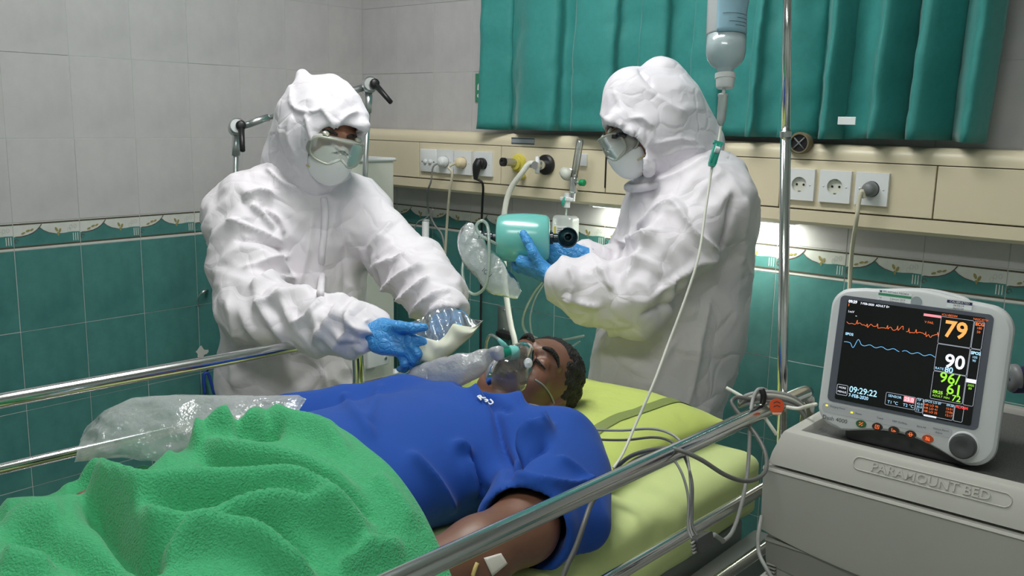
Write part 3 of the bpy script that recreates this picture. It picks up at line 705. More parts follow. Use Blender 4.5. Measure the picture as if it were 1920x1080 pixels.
# ------------------------------------------------------------------ bedside cabinet
CX0, CX1, CY0, CY1, CZ = 2.283, 2.775, -1.035, -.56, .9
cab = thing('bedside_cabinet', 'grey plastic bedside cabinet carrying the patient monitor', 'cabinet', ((CX0+CX1)/2, (CY0+CY1)/2, 0))
def loft(name, rects, m, par, bevel=.006, ang=40):
    """stack of horizontal rectangles (x0,x1,y0,y1,z)"""
    bm = bmesh.new(); R_ = []
    for (x0, x1, y0, y1, z) in rects: R_.append([bm.verts.new((x0, y0, z)), bm.verts.new((x1, y0, z)), bm.verts.new((x1, y1, z)), bm.verts.new((x0, y1, z))])
    for a, c in zip(R_, R_[1:]):
        for i in range(4): bm.faces.new((a[i], a[(i+1) % 4], c[(i+1) % 4], c[i]))
    bm.faces.new(R_[0][::-1]); bm.faces.new(R_[-1]); bmesh.ops.recalc_face_normals(bm, faces=bm.faces)
    if bevel: bmesh.ops.bevel(bm, geom=list(bm.edges), offset=bevel, segments=3, profile=.5, affect='EDGES')
    b = MB(); b.bm(bm); return b.build(name, m, par, angle=ang)
# top shell: slopes out to the brim, with a shallow tray sunk in
b = MB()
i0, i1, j0, j1 = CX0+.03, CX1-.02, CY0+.035, CY1-.03
rings = [(CX0-.008, CX1, CY0-.006, CY1, .842), (CX0-.006, CX1, CY0-.004, CY1, .850), (CX0-.004, CX1, CY0-.001, CY1, .862), (CX0+.006, CX1-.005, CY0+.012, CY1-.005, .894), (CX0+.008, CX1-.006, CY0+.015, CY1-.006, .8985), (CX0+.013, CX1-.009, CY0+.02, CY1-.009, .9), (i0, i1, j0, j1, .9), (i0+.002, i1-.002, j0+.002, j1-.002, .8975), (i0+.006, i1-.006, j0+.006, j1-.006, .888)]
for k, r in enumerate(rings): b.v += [(r[0], r[2], r[4]), (r[1], r[2], r[4]), (r[1], r[3], r[4]), (r[0], r[3], r[4])]
for k in range(len(rings)-1):
    for i in range(4): b.f.append((k*4+i, k*4+(i+1) % 4, k*4+4+(i+1) % 4, k*4+4+i))
b.f.append(tuple(range(len(rings)*4-4, len(rings)*4))); b.f.append((3, 2, 1, 0)); b.m = [0]*len(b.f)
topo = b.build('top_shell', 'cabinet_grey', cab, angle=30)
MB().box((i0+.008, j0+.008, .8882), (i1-.008, j1-.008, .8905), .001, 1).build('tray_mat', 'mat_grey', cab, smooth=False)
loft('body', [(CX0+.006, CX1-.006, CY0+.02, CY1, .06), (CX0+.006, CX1-.006, CY0+.02, CY1, .846)], 'cabinet_mid', cab)
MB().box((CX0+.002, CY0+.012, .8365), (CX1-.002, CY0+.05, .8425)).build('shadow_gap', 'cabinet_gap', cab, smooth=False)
# emboss on the slope
w_ = unit(V3(0, .013, .032)); n_e = np.cross(V3(1, 0, 0), w_); oe = V3(2.535, CY0+.0055, .878)
pill = [(.108*sx+.010*math.cos(a), .0105*math.sin(a)) for sx, a0 in ((1, -math.pi/2), (-1, math.pi/2)) for a in np.linspace(a0, a0+math.pi, 9)]
k = len(pill); A = [oe+V3(1, 0, 0)*a+w_*c+n_e*.0006 for a, c in pill]
MB().tube(A, .0011, 6, closed=True).build('emboss_outline', 'cabinet_grey', topo)
put_text('emboss_lettering', 'PARAMOUNT BED', .0205, oe, (1, 0, 0), w_, 'cabinet_grey', topo, 'CENTER', .0008, .0011, 0.0004, 1.06)
# drawers with bowed lower edges
def drawer(z1, z0, dip, y, x0, x1, name, m):
    n = 24; xs = np.linspace(x0, x1, n); lo = [z0+dip*math.sin(math.pi*(x-x0)/(x1-x0))**.8 if dip else z0 for x in xs]
    b = MB(); lip = .006
    rows = [[(x, y+.002, z1) for x in xs], [(x, y-.003, z1-.002) for x in xs], [(x, y-.005, z1-lip) for x in xs], [(x, y-.002, z1-lip-.002) for x in xs], [(x, y+.004, l+.012) for x, l in zip(xs, lo)], [(x, y+.007, l+.002) for x, l in zip(xs, lo)], [(x, y+.013, l) for x, l in zip(xs, lo)], [(x, y+.04, l+.002) for x, l in zip(xs, lo)]]
    G = np.array(rows); b.grid(G, flip=True)
    for e, fl in ((0, 0), (n-1, 1)):
        ed = [tuple(G[i, e]) for i in range(len(rows))]+[(xs[e], y+.04, z1)]
        b.add(ed, [tuple(range(len(ed)))[::(1 if fl else -1)]])
    b.add([tuple(G[0, 0]), tuple(G[0, n-1]), (xs[-1], y+.04, z1), (xs[0], y+.04, z1)], [(0, 1, 2, 3)])
    return b.build(name, m, cab, angle=25)
drawer(.836, .712, -.030, CY0-.004, CX0-.016, CX1+.004, 'drawer_front', 'cabinet_grey')
drawer(.70, .645, -.018, CY0+.010, CX0-.008, CX1, 'drawer_front', 'cabinet_mid')
drawer(.622, .43, -.02, CY0-.002, CX0-.014, CX1+.004, 'drawer_front', 'cabinet_grey')
drawer(.415, .10, 0, CY0-.002, CX0-.014, CX1+.004, 'door', 'cabinet_grey')
for i in range(4): MB().box((CX0-.006, CY0+.012, .626+.0065*i), (CX0+.012, CY0+.03, .6295+.0065*i), .0012, 1).build('slide_rib', 'cabinet_mid', cab, smooth=False)
for x in (CX0+.05, CX1-.05):
    for y in (CY0+.06, CY1-.06): MB().lathe([(.012, -.012), (.03, -.011), (.03, .011), (.012, .012)], (x, y, .030), (1, 0, 0)).build('caster', 'black_plastic', cab, angle=40)

# ------------------------------------------------------------------ patient monitor
MY, MT = math.radians(2), math.radians(8)
mu_ = V3(math.cos(MY), math.sin(MY), 0); _n0 = np.cross(mu_, V3(0, 0, 1)); mw = V3(0, 0, math.cos(MT))-_n0*math.sin(MT); mn = np.cross(mu_, mw); M0 = V3(2.475, -.985, .925)
def ML(a, c, d=0.0): return M0+mu_*a+mw*c+mn*d
mon = thing('patient_monitor', 'grey patient monitor with vital signs on its screen standing on the cabinet', 'monitor', (2.475, -.93, .891))
def outline(ins=0.0, n=10):
    pts = []
    def arc(cx, cy, r, a0, a1, k=n):
        for t in np.linspace(a0, a1, k): pts.append((cx+r*math.cos(math.radians(t)), cy+r*math.sin(math.radians(t))))
    L_, R_, T_ = -.143+ins, .139-ins, .236-ins
    arc(L_+.034, T_-.034-.006, .034, 180, 98)
    for t in np.linspace(0.08, .92, 16):
        x = L_+.034+(R_-L_-.068)*t; pts.append((x, T_-.004+.011*math.exp(-((t-.5)/.27)**2)))
    arc(R_-.040, T_-.040-.004, .040, 82, 0)
    arc(R_-.036, -.024+ins+.036, .036, 0, -95)
    for t in np.linspace(.06, .95, 14):
        x = (R_-.04)+(L_+.03-(R_-.04))*t; base = -.025+(.012*t)+ins; pts.append((x, base+.022*math.sin(math.pi*min(1, t*1.08))**1.1))
    arc(L_+.034, -.010+ins+.034, .034, 265, 180)
    return pts
def ring_loft(spec, name, m, par, cap_last=True, cap_first=False, ang=45):
    """spec: list of (outline, depth)"""
    b = MB(); k = len(spec[0][0])
    for pl, d in spec: b.v += [tuple(ML(a, c, d)) for a, c in pl]
    for i in range(len(spec)-1):
        for j in range(k): b.f.append((i*k+j, i*k+(j+1) % k, (i+1)*k+(j+1) % k, (i+1)*k+j))
    if cap_last: b.f.append(tuple((len(spec)-1)*k+j for j in range(k)))
    if cap_first: b.f.append(tuple(range(k))[::-1])
    b.m = [0]*len(b.f); return b.build(name, m, par, angle=ang)
def scale_o(o, s, cy=.1): return [(a*s, cy+(c-cy)*s) for a, c in o]
O = outline()
body = ring_loft([(scale_o(O, .62), -.155), (scale_o(O, .82), -.13), (scale_o(O, .93), -.07), (scale_o(O, .985), -.025), (O, -.014), (outline(.001), -.006), (outline(.005), -.001), (outline(.009), 0.0)], 'housing', 'monitor_body', mon, True, True, 30)
MB().tube([ML(-.06, .222, -.05), ML(-.05, .230, -.06), ML(0, .236, -.062), ML(.05, .230, -.06), ML(.06, .222, -.05)], .008, 10, smooth=5).build('carry_handle', 'monitor_body', mon)
MB().box((M0[0]-.10, -.965, .8910), (M0[0]+.10, -.86, .925), .006).build('base', 'knob_grey', mon)
def rrect(x0, x1, y0, y1, r, n=6):
    p = []
    for cx, cy, a0 in ((x1-r, y1-r, 0), (x0+r, y1-r, 90), (x0+r, y0+r, 180), (x1-r, y0+r, 270)):
        for t in np.linspace(a0, a0+90, n): p.append((cx+r*math.cos(math.radians(t)), cy+r*math.sin(math.radians(t))))
    return p
def plate(name, pl, d0, d1, m, par, ch=.0006): return ring_loft([(pl, d0), (pl, d1-ch), ([(a*(1-.002), c) for a, c in pl], d1)], name, m, par, True, False, 40)
bz = plate('bezel', rrect(-.127, .110, .034, .2165, .008), -.002, .0012, 'monitor_bezel', mon)
scr = plate('screen', rrect(-.1145, .0995, .0395, .2105, .003), .0, .0016, 'screen_black', mon)
D = .0021
def T(txt, a, c, size, m, al='LEFT', bold=0.0, sx=1.0, par=None):
    return put_text('screen_text', txt, size, ML(a, c, D), mu_, mw, m, par or scr, al, 0.0, 0.0, bold, sx)
def line(pts, w, m, closed=False, name='screen_line'):
    pts = [np.array(q, float) for q in pts]; n = len(pts); A = []
    for i in range(n):
        t = (pts[(i+1) % n]-pts[i-1]) if closed else pts[min(i+1, n-1)]-pts[max(i-1, 0)]; t = unit(t); nn = np.array([-t[1], t[0]])*w/2; A += [ML(*(pts[i]+nn), D), ML(*(pts[i]-nn), D)]
    fs = [(2*i+1, (2*i+3) % (2*n), (2*i+2) % (2*n), 2*i) for i in range(n if closed else n-1)]
    return mesh(name, A, fs, m, scr, False)
def rbox(x0, x1, y0, y1, m, w=.0006, r=.002): return line(rrect(x0, x1, y0, y1, r, 4), w, m, True, 'screen_box')
def fillbox(x0, x1, y0, y1, m): return mesh('screen_field', [ML(x0, y0, D-.0002), ML(x1, y0, D-.0002), ML(x1, y1, D-.0002), ML(x0, y1, D-.0002)], [(0, 1, 2, 3)], m, scr, False)
T('79', .059, .184, .036, 'glow_amber', 'CENTER', .0009, .95)
T('90', .064, .134, .030, 'glow_white', 'CENTER', .0006); T('80', .057, .1205, .0125, 'glow_cyan', 'CENTER', .0003); T('RATE', .0365, .1205, .0055, 'glow_cyan')
T('96/', .060, .107, .0235, 'glow_green', 'CENTER', .0003); T('61', .069, .0905, .0235, 'glow_green', 'CENTER', .0003); T('72', .0735, .0775, .0135, 'glow_green', 'CENTER', .0002)
T('09:25', .038, .0825, .0068, 'glow_green', 'LEFT', .0002); T('ADULT', .038, .0765, .0048, 'glow_green'); T('9', .0595, .0815, .006, 'glow_green', 'CENTER'); T('MIN', .0595, .0762, .0048, 'glow_green', 'CENTER')
rbox(.0352, .083, .1605, .2035, 'glow_line'); rbox(.0352, .083, .1165, .1595, 'glow_line'); rbox(.0352, .083, .071, .1155, 'glow_line')
for y0, y1 in ((.1605, .2035), (.0705, .1595)): rbox(.0842, .0985, y0, y1, 'glow_line')
T('ECG', .0855, .199, .0065, 'glow_orange', 'LEFT', .0003); T('180', .088, .193, .0052, 'glow_orange'); T('50', .089, .187, .0052, 'glow_orange')
T('SPO2', .085, .1535, .0062, 'glow_cyan', 'LEFT', .0003); T('105', .0875, .147, .0052, 'glow_cyan'); T('90', .0885, .1415, .0052, 'glow_cyan')
fillbox(.0835, .0985, .1065, .1125, 'glow_white'); T('200S', .0865, .1025, .005, 'glow_green'); T('80', .0885, .0975, .005, 'glow_green')
T('09:29', -.1125, .2075, .0065, 'glow_white', 'LEFT', .0003); T('7-FEB-2020  ADULT E+', -.0925, .2068, .0048, 'glow_white', 'LEFT', .0001); T('I', -.1120, .2015, .006, 'glow_orange', 'LEFT', .0003)
T('1mV', -.1115, .1905, .0058, 'glow_white'); line([(-.098, .1845), (-.0955, .1845)], .0008, 'glow_white')
fillbox(.0085, .035, .2005, .2045, 'glow_pink'); T('ICU-BED04', .0355, .2065, .0048, 'glow_orange'); T('V FAIL', .0115, .191, .005, 'glow_orange'); T('NASC/ETH', .0815, .2065, .0045, 'glow_orange')
rg = random.Random(3); ec = []
xs = np.linspace(-.111, .0345, 230); beats = [-.094, -.077, -.0605, -.0445, -.0285, -.0105+.0, .0005, .0155, .0335]
for x in xs:
    y = .1715+.0012*math.sin(x*260)+.0009*math.sin(x*610+1)
    for bt in beats:
        dx = x-bt; y += .0062*math.exp(-(dx/.00055)**2)-.0018*math.exp(-((dx-.0015)/.0009)**2)+.0016*math.exp(-((dx-.006)/.002)**2)
    if -.032 < x < -.020: y += .0055*(x+.032)/.012
    if .020 < x < .0255: y -= .005*math.sin((x-.020)/.0055*math.pi)
    ec.append((x, y))
line([q for q in ec if q[0] < -.0185], .00085, 'glow_orange', name='ecg_trace'); line([q for q in ec if q[0] > -.0145], .00085, 'glow_orange', name='ecg_trace')
T('SPO2', -.1105, .1525, .0058, 'glow_cyan', 'LEFT', .0002)
sp = []
for x in xs:
    y = .1385+.0016*math.sin((x+.111)*330)*(1 if x > -.085 else .3)
    if -.101 < x < -.082: t = (x+.101)/.019; y += .009*math.sin(t*2*math.pi+math.pi)*math.sin(t*math.pi)
    sp.append((x, y))
line([q for q in sp if q[0] < -.0205], .00085, 'glow_blue', name='pulse_trace'); line([q for q in sp if q[0] > -.0165], .00085, 'glow_blue', name='pulse_trace')
rbox(-.1125, -.0945, .0485, .0655, 'glow_line', .0008); T('MORE', -.1035, .0605, .0045, 'glow_white', 'CENTER'); T('MENUS', -.1035, .0535, .0045, 'glow_white', 'CENTER')
T('09:29:22', -.092, .0605, .0145, 'glow_cyan', 'LEFT', .0002, .92); T('7-FEB-2020', -.092, .0505, .0078, 'glow_cyan', 'LEFT', .0001, .9)
rbox(-.032, .0145, .047, .0675, 'glow_line'); T('SENSOR', -.0285, .0625, .0058, 'glow_cyan'); T('T1 \u00b0C', -.0285, .052, .0068, 'glow_cyan'); T('T2 \u00b0C', -.004, .052, .0068, 'glow_cyan')
fillbox(-.004, .0125, .0575, .0665, 'glow_pink'); T('25.0', .0042, .062, .0085, 'glow_white', 'CENTER')
rbox(.0155, .0265, .045, .0675, 'glow_line'); T('TP 1', .0165, .0645, .0056, 'glow_cyan'); T('42.0', .0168, .0585, .005, 'glow_cyan'); T('30.0', .0168, .0535, .005, 'glow_cyan'); T('T2', .0165, .0485, .005, 'glow_cyan')
rbox(.0275, .0725, .0425, .0675, 'glow_line'); T('SPO2 LO 87', .0283, .065, .0048, 'glow_cyan'); T('09:28', .0715, .065, .0048, 'glow_cyan', 'RIGHT')
for i, (l, r) in enumerate((('HR LO 46', '15:51'), ('HR LO 41', '13:06'), ('HR LO 35', '12:17'))): T(l, .0283, .0595-.0053*i, .005, 'glow_orange'); T(r, .0715, .0595-.0053*i, .005, 'glow_orange', 'RIGHT')
fillbox(.0295, .0485, .0408, .0435, 'glow_white'); T('ALARM', .0745, .0655, .0055, 'glow_red', 'LEFT', .0003); rbox(.0735, .0865, .0425, .0675, 'glow_line')
# front panel print, keys, knob, stickers
lb = plate('key_panel', [(a, c) for a, c in rrect(-.134, .074, .014, .030, .006)], -.001, .0006, 'monitor_label', mon)
put_text('model_lettering', 'Dash 4000', .0098, ML(-.131, .0045, .0004), mu_, mw, 'ink', mon, 'LEFT', 0, 0, 0, 1.0)
for tx, a, c in (('Charging Status', -.121, .0255), ('Power', -.077, .0222), ('Trend', -.042, .0222), ('NBP Go/Stop', -.017, .0222), ('Zero All', .021, .0222), ('Silence Alarm', .046, .0242), ('Admit', .050, .0185)): put_text('key_lettering', tx, .0042, ML(a, c, .0012), mu_, mw, 'ink', lb)
for a, c in ((-.126, .0255), (-.083, .0222)): mesh('status_light', [ML(a-.002, c-.0015, .0011), ML(a+.002, c-.0015, .0011), ML(a+.002, c+.0015, .0011), ML(a-.002, c+.0015, .0011)], [(0, 1, 2, 3)], 'glow_yellow', mon, False)
keys = [(-.0655, .0065, 'button_green'), (-.039, .0075, 'button_dark'), (-.0125, .0075, 'button_dark'), (.014, .0068, 'button_dark'), (.0405, .0055, 'button_orange')]
icons = [[[(-.003, -.003), (.003, .003)], [(-.003, .001), (-.001, .003)], [(.001, -.003), (.003, -.001)]], [[(-.003, -.0028), (.003, -.0028), (.003, .0028), (-.003, .0028), (-.003, -.0028)], [(-.001, -.001), (0, .0018), (.0015, -.001)]], [[(-.003, .003), (-.003, -.002), (.0005, -.002), (.0035, -.001)], [(-.001, 0), (.002, .0)]], [[(-.0015, -.003), (-.0015, .003), (.0015, .003), (.0015, -.003), (-.0015, -.003)], [(-.004, 0), (.004, 0)]], [[(-.0028, -.002), (-.002, .002), (.002, .002), (.0028, -.002), (-.0028, -.002)], [(-.003, .003), (.003, -.003)]]]
for (a, c, m), ic in zip(keys, icons):
    kk = plate('key', [(a+.0085*math.cos(t), c+.0062*math.sin(t)) for t in np.linspace(0, 2*math.pi, 25)[:-1]], -.001, .0022, m, mon)
    for pl in ic: MB().tube([ML(a+x, c+y, .0026) for x, y in pl], .00055, 5).build('key_symbol', 'glow_orange', kk)
MB().lathe([(.0225, -.002), (.0225, .0015), (.0205, .002)], ML(.0935, .0065, 0), mn, 32).build('knob_ring', 'monitor_body', mon)
kn = MB().lathe([(.0198, 0), (.0195, .010), (.0175, .013), (.012, .0138), (.008, .0125), (0, .0118)], ML(.0935, .0065, .001), mn, 32).build('knob', 'knob_grey', mon, angle=40)
st = plate('sticker', rrect(-.066, -.014, .2085, .2335, .0008), .0001, .0007, 'paper_white', mon)
mesh('sticker_band', [ML(-.066, .2245, .0009), ML(-.014, .2245, .0009), ML(-.014, .2285, .0009), ML(-.066, .2285, .0009)], [(0, 1, 2, 3)], 'sign_green', st, False)
put_text('sticker_lettering', 'PT. ASTARA MEDIKA', .0044, ML(-.0585, .2312, .0009), mu_, mw, 'ink', st)
MB().lathe([(.0017, 0), (.0017, .0003), (0, .0003)], ML(-.0625, .2312, .0006), mn, 12).build('sticker_logo', 'dark_blue', st)
for i in range(3): put_text('sticker_writing', ['3 Januari 2019', '2 Januari 2020', 'ICU 7/FEB/2020'][i], .0042, ML(-.047, .2208-.0042*i, .0009), mu_, mw, 'ink', st); put_text('sticker_caption', ['Tgl', 'Exp', 'By'][i], .003, ML(-.064, .2208-.0042*i, .0009), mu_, mw, 'ink', st)
MB().lathe([(.0085, 0), (.0085, .0006), (0, .0006)], ML(-.0055, .2215, .0002), mn, 24).build('silver_seal', 'metal_label', mon, smooth=False)
st = plate('sticker', rrect(.040, .077, .2185, .2335, .0008), .0001, .0007, 'paper_white', mon)
mesh('sticker_band', [ML(.040, .2265, .0009), ML(.077, .2265, .0009), ML(.077, .2312, .0009), ML(.040, .2312, .0009)], [(0, 1, 2, 3)], 'dark_blue', st, False)
put_text('sticker_lettering', 'CALIBRATED', .0044, ML(.0585, .2288, .0011), mu_, mw, 'paper_white', st, 'CENTER', 0, 0, 0, 1.15)
for i in range(2): put_text('sticker_writing', ['06/02/19', '06/02/20'][i], .0044, ML(.050, .2235-.0045*i, .0009), mu_, mw, 'ink', st)
# things behind the monitor at the frame's right edge
t = thing('cuff_roll', 'dark blue rolled blood pressure cuff behind the monitor', 'cuff', P(1915, 740, 1.70))
ca = P(1893, 712, 1.68); MB().lathe([(0, 0), (.020, .001), (.0245, .006), (.0245, .07), (.02, .076), (0, .077)], ca, (.8, .55, .05)).build('roll', 'dark_blue', t, angle=40)
MB().lathe([(.010, .0), (.0255, .001), (.026, .012), (.0255, .013)], ca+V3(0, 0, .003), (.8, .55, .05)).build('strap', 'grey_plastic', t)
t = thing('monitor_module', 'light grey module box with cables behind the monitor', 'module', (2.70, -.80, .8905))
MB().box((2.645, -.90, .8906), (2.745, -.66, .95), .015).build('case', 'cabinet_grey', t)
MB().box((2.655, -.88, .95), (2.735, -.70, .982), .012).build('lid', 'grey_plastic', t)
for k, (z, yy) in enumerate(((.925, -.905), (.907, -.91), (.94, -.905))): MB().tube([(2.66, -.90, z), (2.68, yy-.01, z-.003), (2.72, yy-.008, z-.008+.01*k), (2.765, yy, z+.006)], .0025, 8, smooth=6).build('cable', 'cable_dark', t)

# ------------------------------------------------------------------ drip pole and infusion set
p0, p1 = P(1466, 790, 1.80), P(1476.5, 0, 1.66); pd = p1-p0
pole = thing('drip_pole', 'chrome drip pole rising at the head of the bed', 'pole', (p0[0], p0[1], .48))
pj = p0+pd*.70
pb_ = p0-pd*((p0[2]-.5)/pd[2])
MB().tube([pb_, pj], .0096, 16).build('lower_tube', 'chrome', pole)
MB().lathe([(.0108, -.006), (.0108, .004), (.0088, .006)], pj, pd).build('collar', 'steel', pole, angle=40)
pt_ = p1+pd*.12
MB().tube([pj, pt_], .0079, 16).build('upper_tube', 'chrome', pole)
hb = P(1362, -95, 1.66)
MB().tube([pt_, pt_+V3(-.02, -.01, .02), (pt_+hb)/2+V3(0, 0, .03), hb+V3(.0, 0, .03), hb+V3(-.012, 0, .012), hb+V3(0, 0, .0)], .0035, 10, smooth=6).build('hook', 'chrome', pole)
MB().tube([pt_, pt_+V3(.03, .02, .02), pt_+V3(.1, .06, .03), pt_+V3(.12, .08, .05)], .0035, 10, smooth=6).build('hook', 'chrome', pole)
MB().box(tuple(pb_+V3(-.025, -.025, -.03)), tuple(pb_+V3(.025, .025, .03)), .006).build('socket_clamp', 'frame_grey', pole)
iv = thing('infusion_set', 'hanging infusion bottle with drip chamber, teal roller clamp and line', 'infusion', P(1340, 300, 1.68))
dI = 1.68; bt = P(1360, 138, dI); K = dI/FPX
ax = unit(P(1363, 20, dI)-bt)
bo = MB().lathe([(.0, .030*0+.000), (.0135, .0005), (.0145, .006), (.017, .010), (.026, .016), (.033, .026), (.0358, .040), (.0362, .068)], bt, ax, 32).build('bottle', 'bottle_plastic', iv)
MB().lathe([(.0362, .068), (.0362, .072), (.0355, .16), (.030, .185), (.012, .2), (.012, .212), (0, .212)], bt, ax, 32).build('bottle_upper', 'bottle_upper', iv)
MB().lathe([(.0, .0665), (.0352, .0665), (.0352, .0675), (0, .0675)], bt, ax, 32).build('liquid_surface', 'bottle_plastic', iv)
MB().tube([bt+ax*.210, bt+ax*.222+V3(.006, 0, 0), bt+ax*.234, bt+ax*.222-V3(.006, 0, 0), bt+ax*.212], .002, 8, smooth=6).build('hanger', 'rubber_white', iv)
cp = bt
MB().lathe([(.0185, .0), (.0185, -.009), (.0168, -.010), (.0162, -.024), (.0145, -.0265), (0, -.0265)], cp, ax).build('cap', 'rubber_white', iv, angle=40)
side_ = unit(np.cross(ax, _F)); toward = -_F
nl = 14; G = np.zeros((nl, 10, 3))
for i in range(nl):
    a = -1.05+1.75*i/(nl-1)
    for j in range(10):
        h = .067+.075*j/9; r = .0372+(.006*max(0, (j-5)/4)*(1-i/nl) if i < 6 else 0)
        G[i, j] = bt+ax*h+r*(math.sin(a)*(-side_)*-1+math.cos(a)*toward)
MB().grid(G).build('paper_label', 'bottle_label', iv, solid=.0006)
b = MB()
for (h, a0, a1) in ((.0855, -.9, .1), (.0925, -.95, -.3), (.079, -.8, -.2), (.100, -.9, .4)):
    b.tube([bt+ax*h+.0378*(math.sin(a)*side_+math.cos(a)*toward) for a in np.linspace(a0, a1, 8)], .0004, 4)
b.build('label_print', 'ink', iv, smooth=False)['kind'] = 'stuff'
ch0 = P(1358, 163, dI); ch1 = P(1352, 238, dI); cx_ = unit(ch1-ch0)
MB().tube([ch0, P(1356, 176, dI)], .0032, 10).build('spike', 'rubber_white', iv)
c1 = P(1356, 176, dI); Lc = np.linalg.norm(P(1352, 236, dI)-c1)
MB().lathe([(0, 0), (.0095, .0005), (.0098, .004), (.0085, .006), (.0082, Lc*.8), (.0055, Lc*.93), (.0025, Lc)], c1, cx_, 20).build('drip_chamber', 'milky_plastic', iv)
MB().lathe([(0, Lc*.55), (.0074, Lc*.551), (.0074, Lc*.8), (.005, Lc*.92), (0, Lc*.93)], c1, cx_, 20).build('chamber_liquid', 'bottle_plastic', iv)
lp = [P(1352, 236, dI), P(1348, 262, dI), P(1343, 285, dI), P(1334, 320, dI), P(1322, 400, dI-.02), P(1310, 480, dI-.04), P(1285, 560, dI-.05), P(1255, 640, dI-.06), P(1225, 720, dI-.08), P(1190, 800, dI-.09), P(1168, 850, dI-.11), P(1150, 878, dI-.12)]
MB().tube(lp, .0024, 8, smooth=8).build('line', 'cable_white', iv)
ra, rb_ = P(1347, 266, dI-.004), P(1334, 312, dI-.004)
rz = unit(rb_-ra); rx = unit(np.cross(rz, _F)); ry = np.cross(rz, rx); Lr = np.linalg.norm(rb_-ra)
MB().prism([(-.0085, 0), (.0085, 0), (.0085, .004), (.0065, .006), (.0065, Lr-.006), (.005, Lr), (-.005, Lr), (-.0065, Lr-.006), (-.0065, .006), (-.0085, .004)], ra-ry*.007, rx, rz, ry, .014).build('roller_clamp', 'teal_plastic', iv, smooth=False)
MB().lathe([(.0062, -.004), (.0062, .004), (0, .004)], ra+rz*Lr*.35-_F*.008, rx, 16).build('roller', 'rubber_white', iv, angle=40)
for s_ in (-1, 1): MB().box(tuple(V3(-.0008, -.0008, 0)), tuple(V3(.0008, .0008, Lr*.7))) if False else MB().tube([ra+rx*.0035*s_-_F*.0078+rz*Lr*.12, ra+rx*.0035*s_-_F*.0078+rz*Lr*.9], .001, 6).build('clamp_rib', 'glow_line' if False else 'teal_plastic', iv)
# ------------------------------------------------------------------ people
mat('coverall_white', S(226, 220, 227), 0.62, noise=(3, .03), sheen=0.15, bump=[('ridged', 6.5, 0.75, 0.014), ('crease', 12, 0.28, 0.006), ('noise', 34, 0.16, 0.006)])
mat('hood_white', S(222, 217, 225), 0.6, noise=(3, .03), sheen=0.15, bump=[('ridged', 8, 0.4, 0.010), ('crease', 17, 0.25, 0.005), ('noise', 50, 0.16, 0.005)])
mat('respirator_white', S(236, 238, 238), 0.75, bump=[('fine', 500, 0.06, 0.001)])
mat('glove_blue', S(66, 148, 214), 0.42, noise=(20, .08), bump=[('crease', 70, 0.35, 0.004), ('noise', 120, 0.25, 0.003)])
mat('skin_tan', S(150, 104, 82), 0.5, noise=(25, .12), sss=0.08, bump=[('noise', 120, 0.1, 0.002)])
mat('skin_brown', S(122, 84, 66), 0.42, noise=(22, .16), sss=0.1, bump=[('noise', 140, 0.12, 0.002)])
mat('hair_black', S(24, 20, 20), 0.55, noise=(120, .4), bump=[('noise', 260, 0.9, 0.008)])
mat('strap_yellow', S(206, 186, 120), 0.6)
film('goggle_clear', (0.88, 0.9, 0.86), 0.34, 0.3, 0.1)
film('goggle_rim', (0.86, 0.88, 0.74), 0.5, 0.15, 0.5)
film('pouch_film', (0.88, 0.92, 0.96), 0.22, 0.06, 0.8, (40, .5))
mat('pouch_paper', S(218, 218, 208), 0.7, noise=(7, .08, S(208, 212, 184)))
film('ambu_teal', (0.26, 0.80, 0.74), 0.95, 0.25, 0.35)
mat('smoke_dark', S(34, 48, 54), 0.2)
mat('valve_teal', S(60, 110, 122), 0.3)
film('bag_film', (0.88, 0.92, 0.94), 0.42, 0.16, 0.5, (50, .6))
film('o2_film', (0.90, 0.90, 0.94), 0.62, 0.2, 0.4, (40, .7))
film('mask_film', (0.62, 0.70, 0.68), 0.10, 0.08, 0.5)
mat('teal_light', S(120, 196, 188), 0.35)
mat('teal_deep', S(0, 122, 98), 0.35)

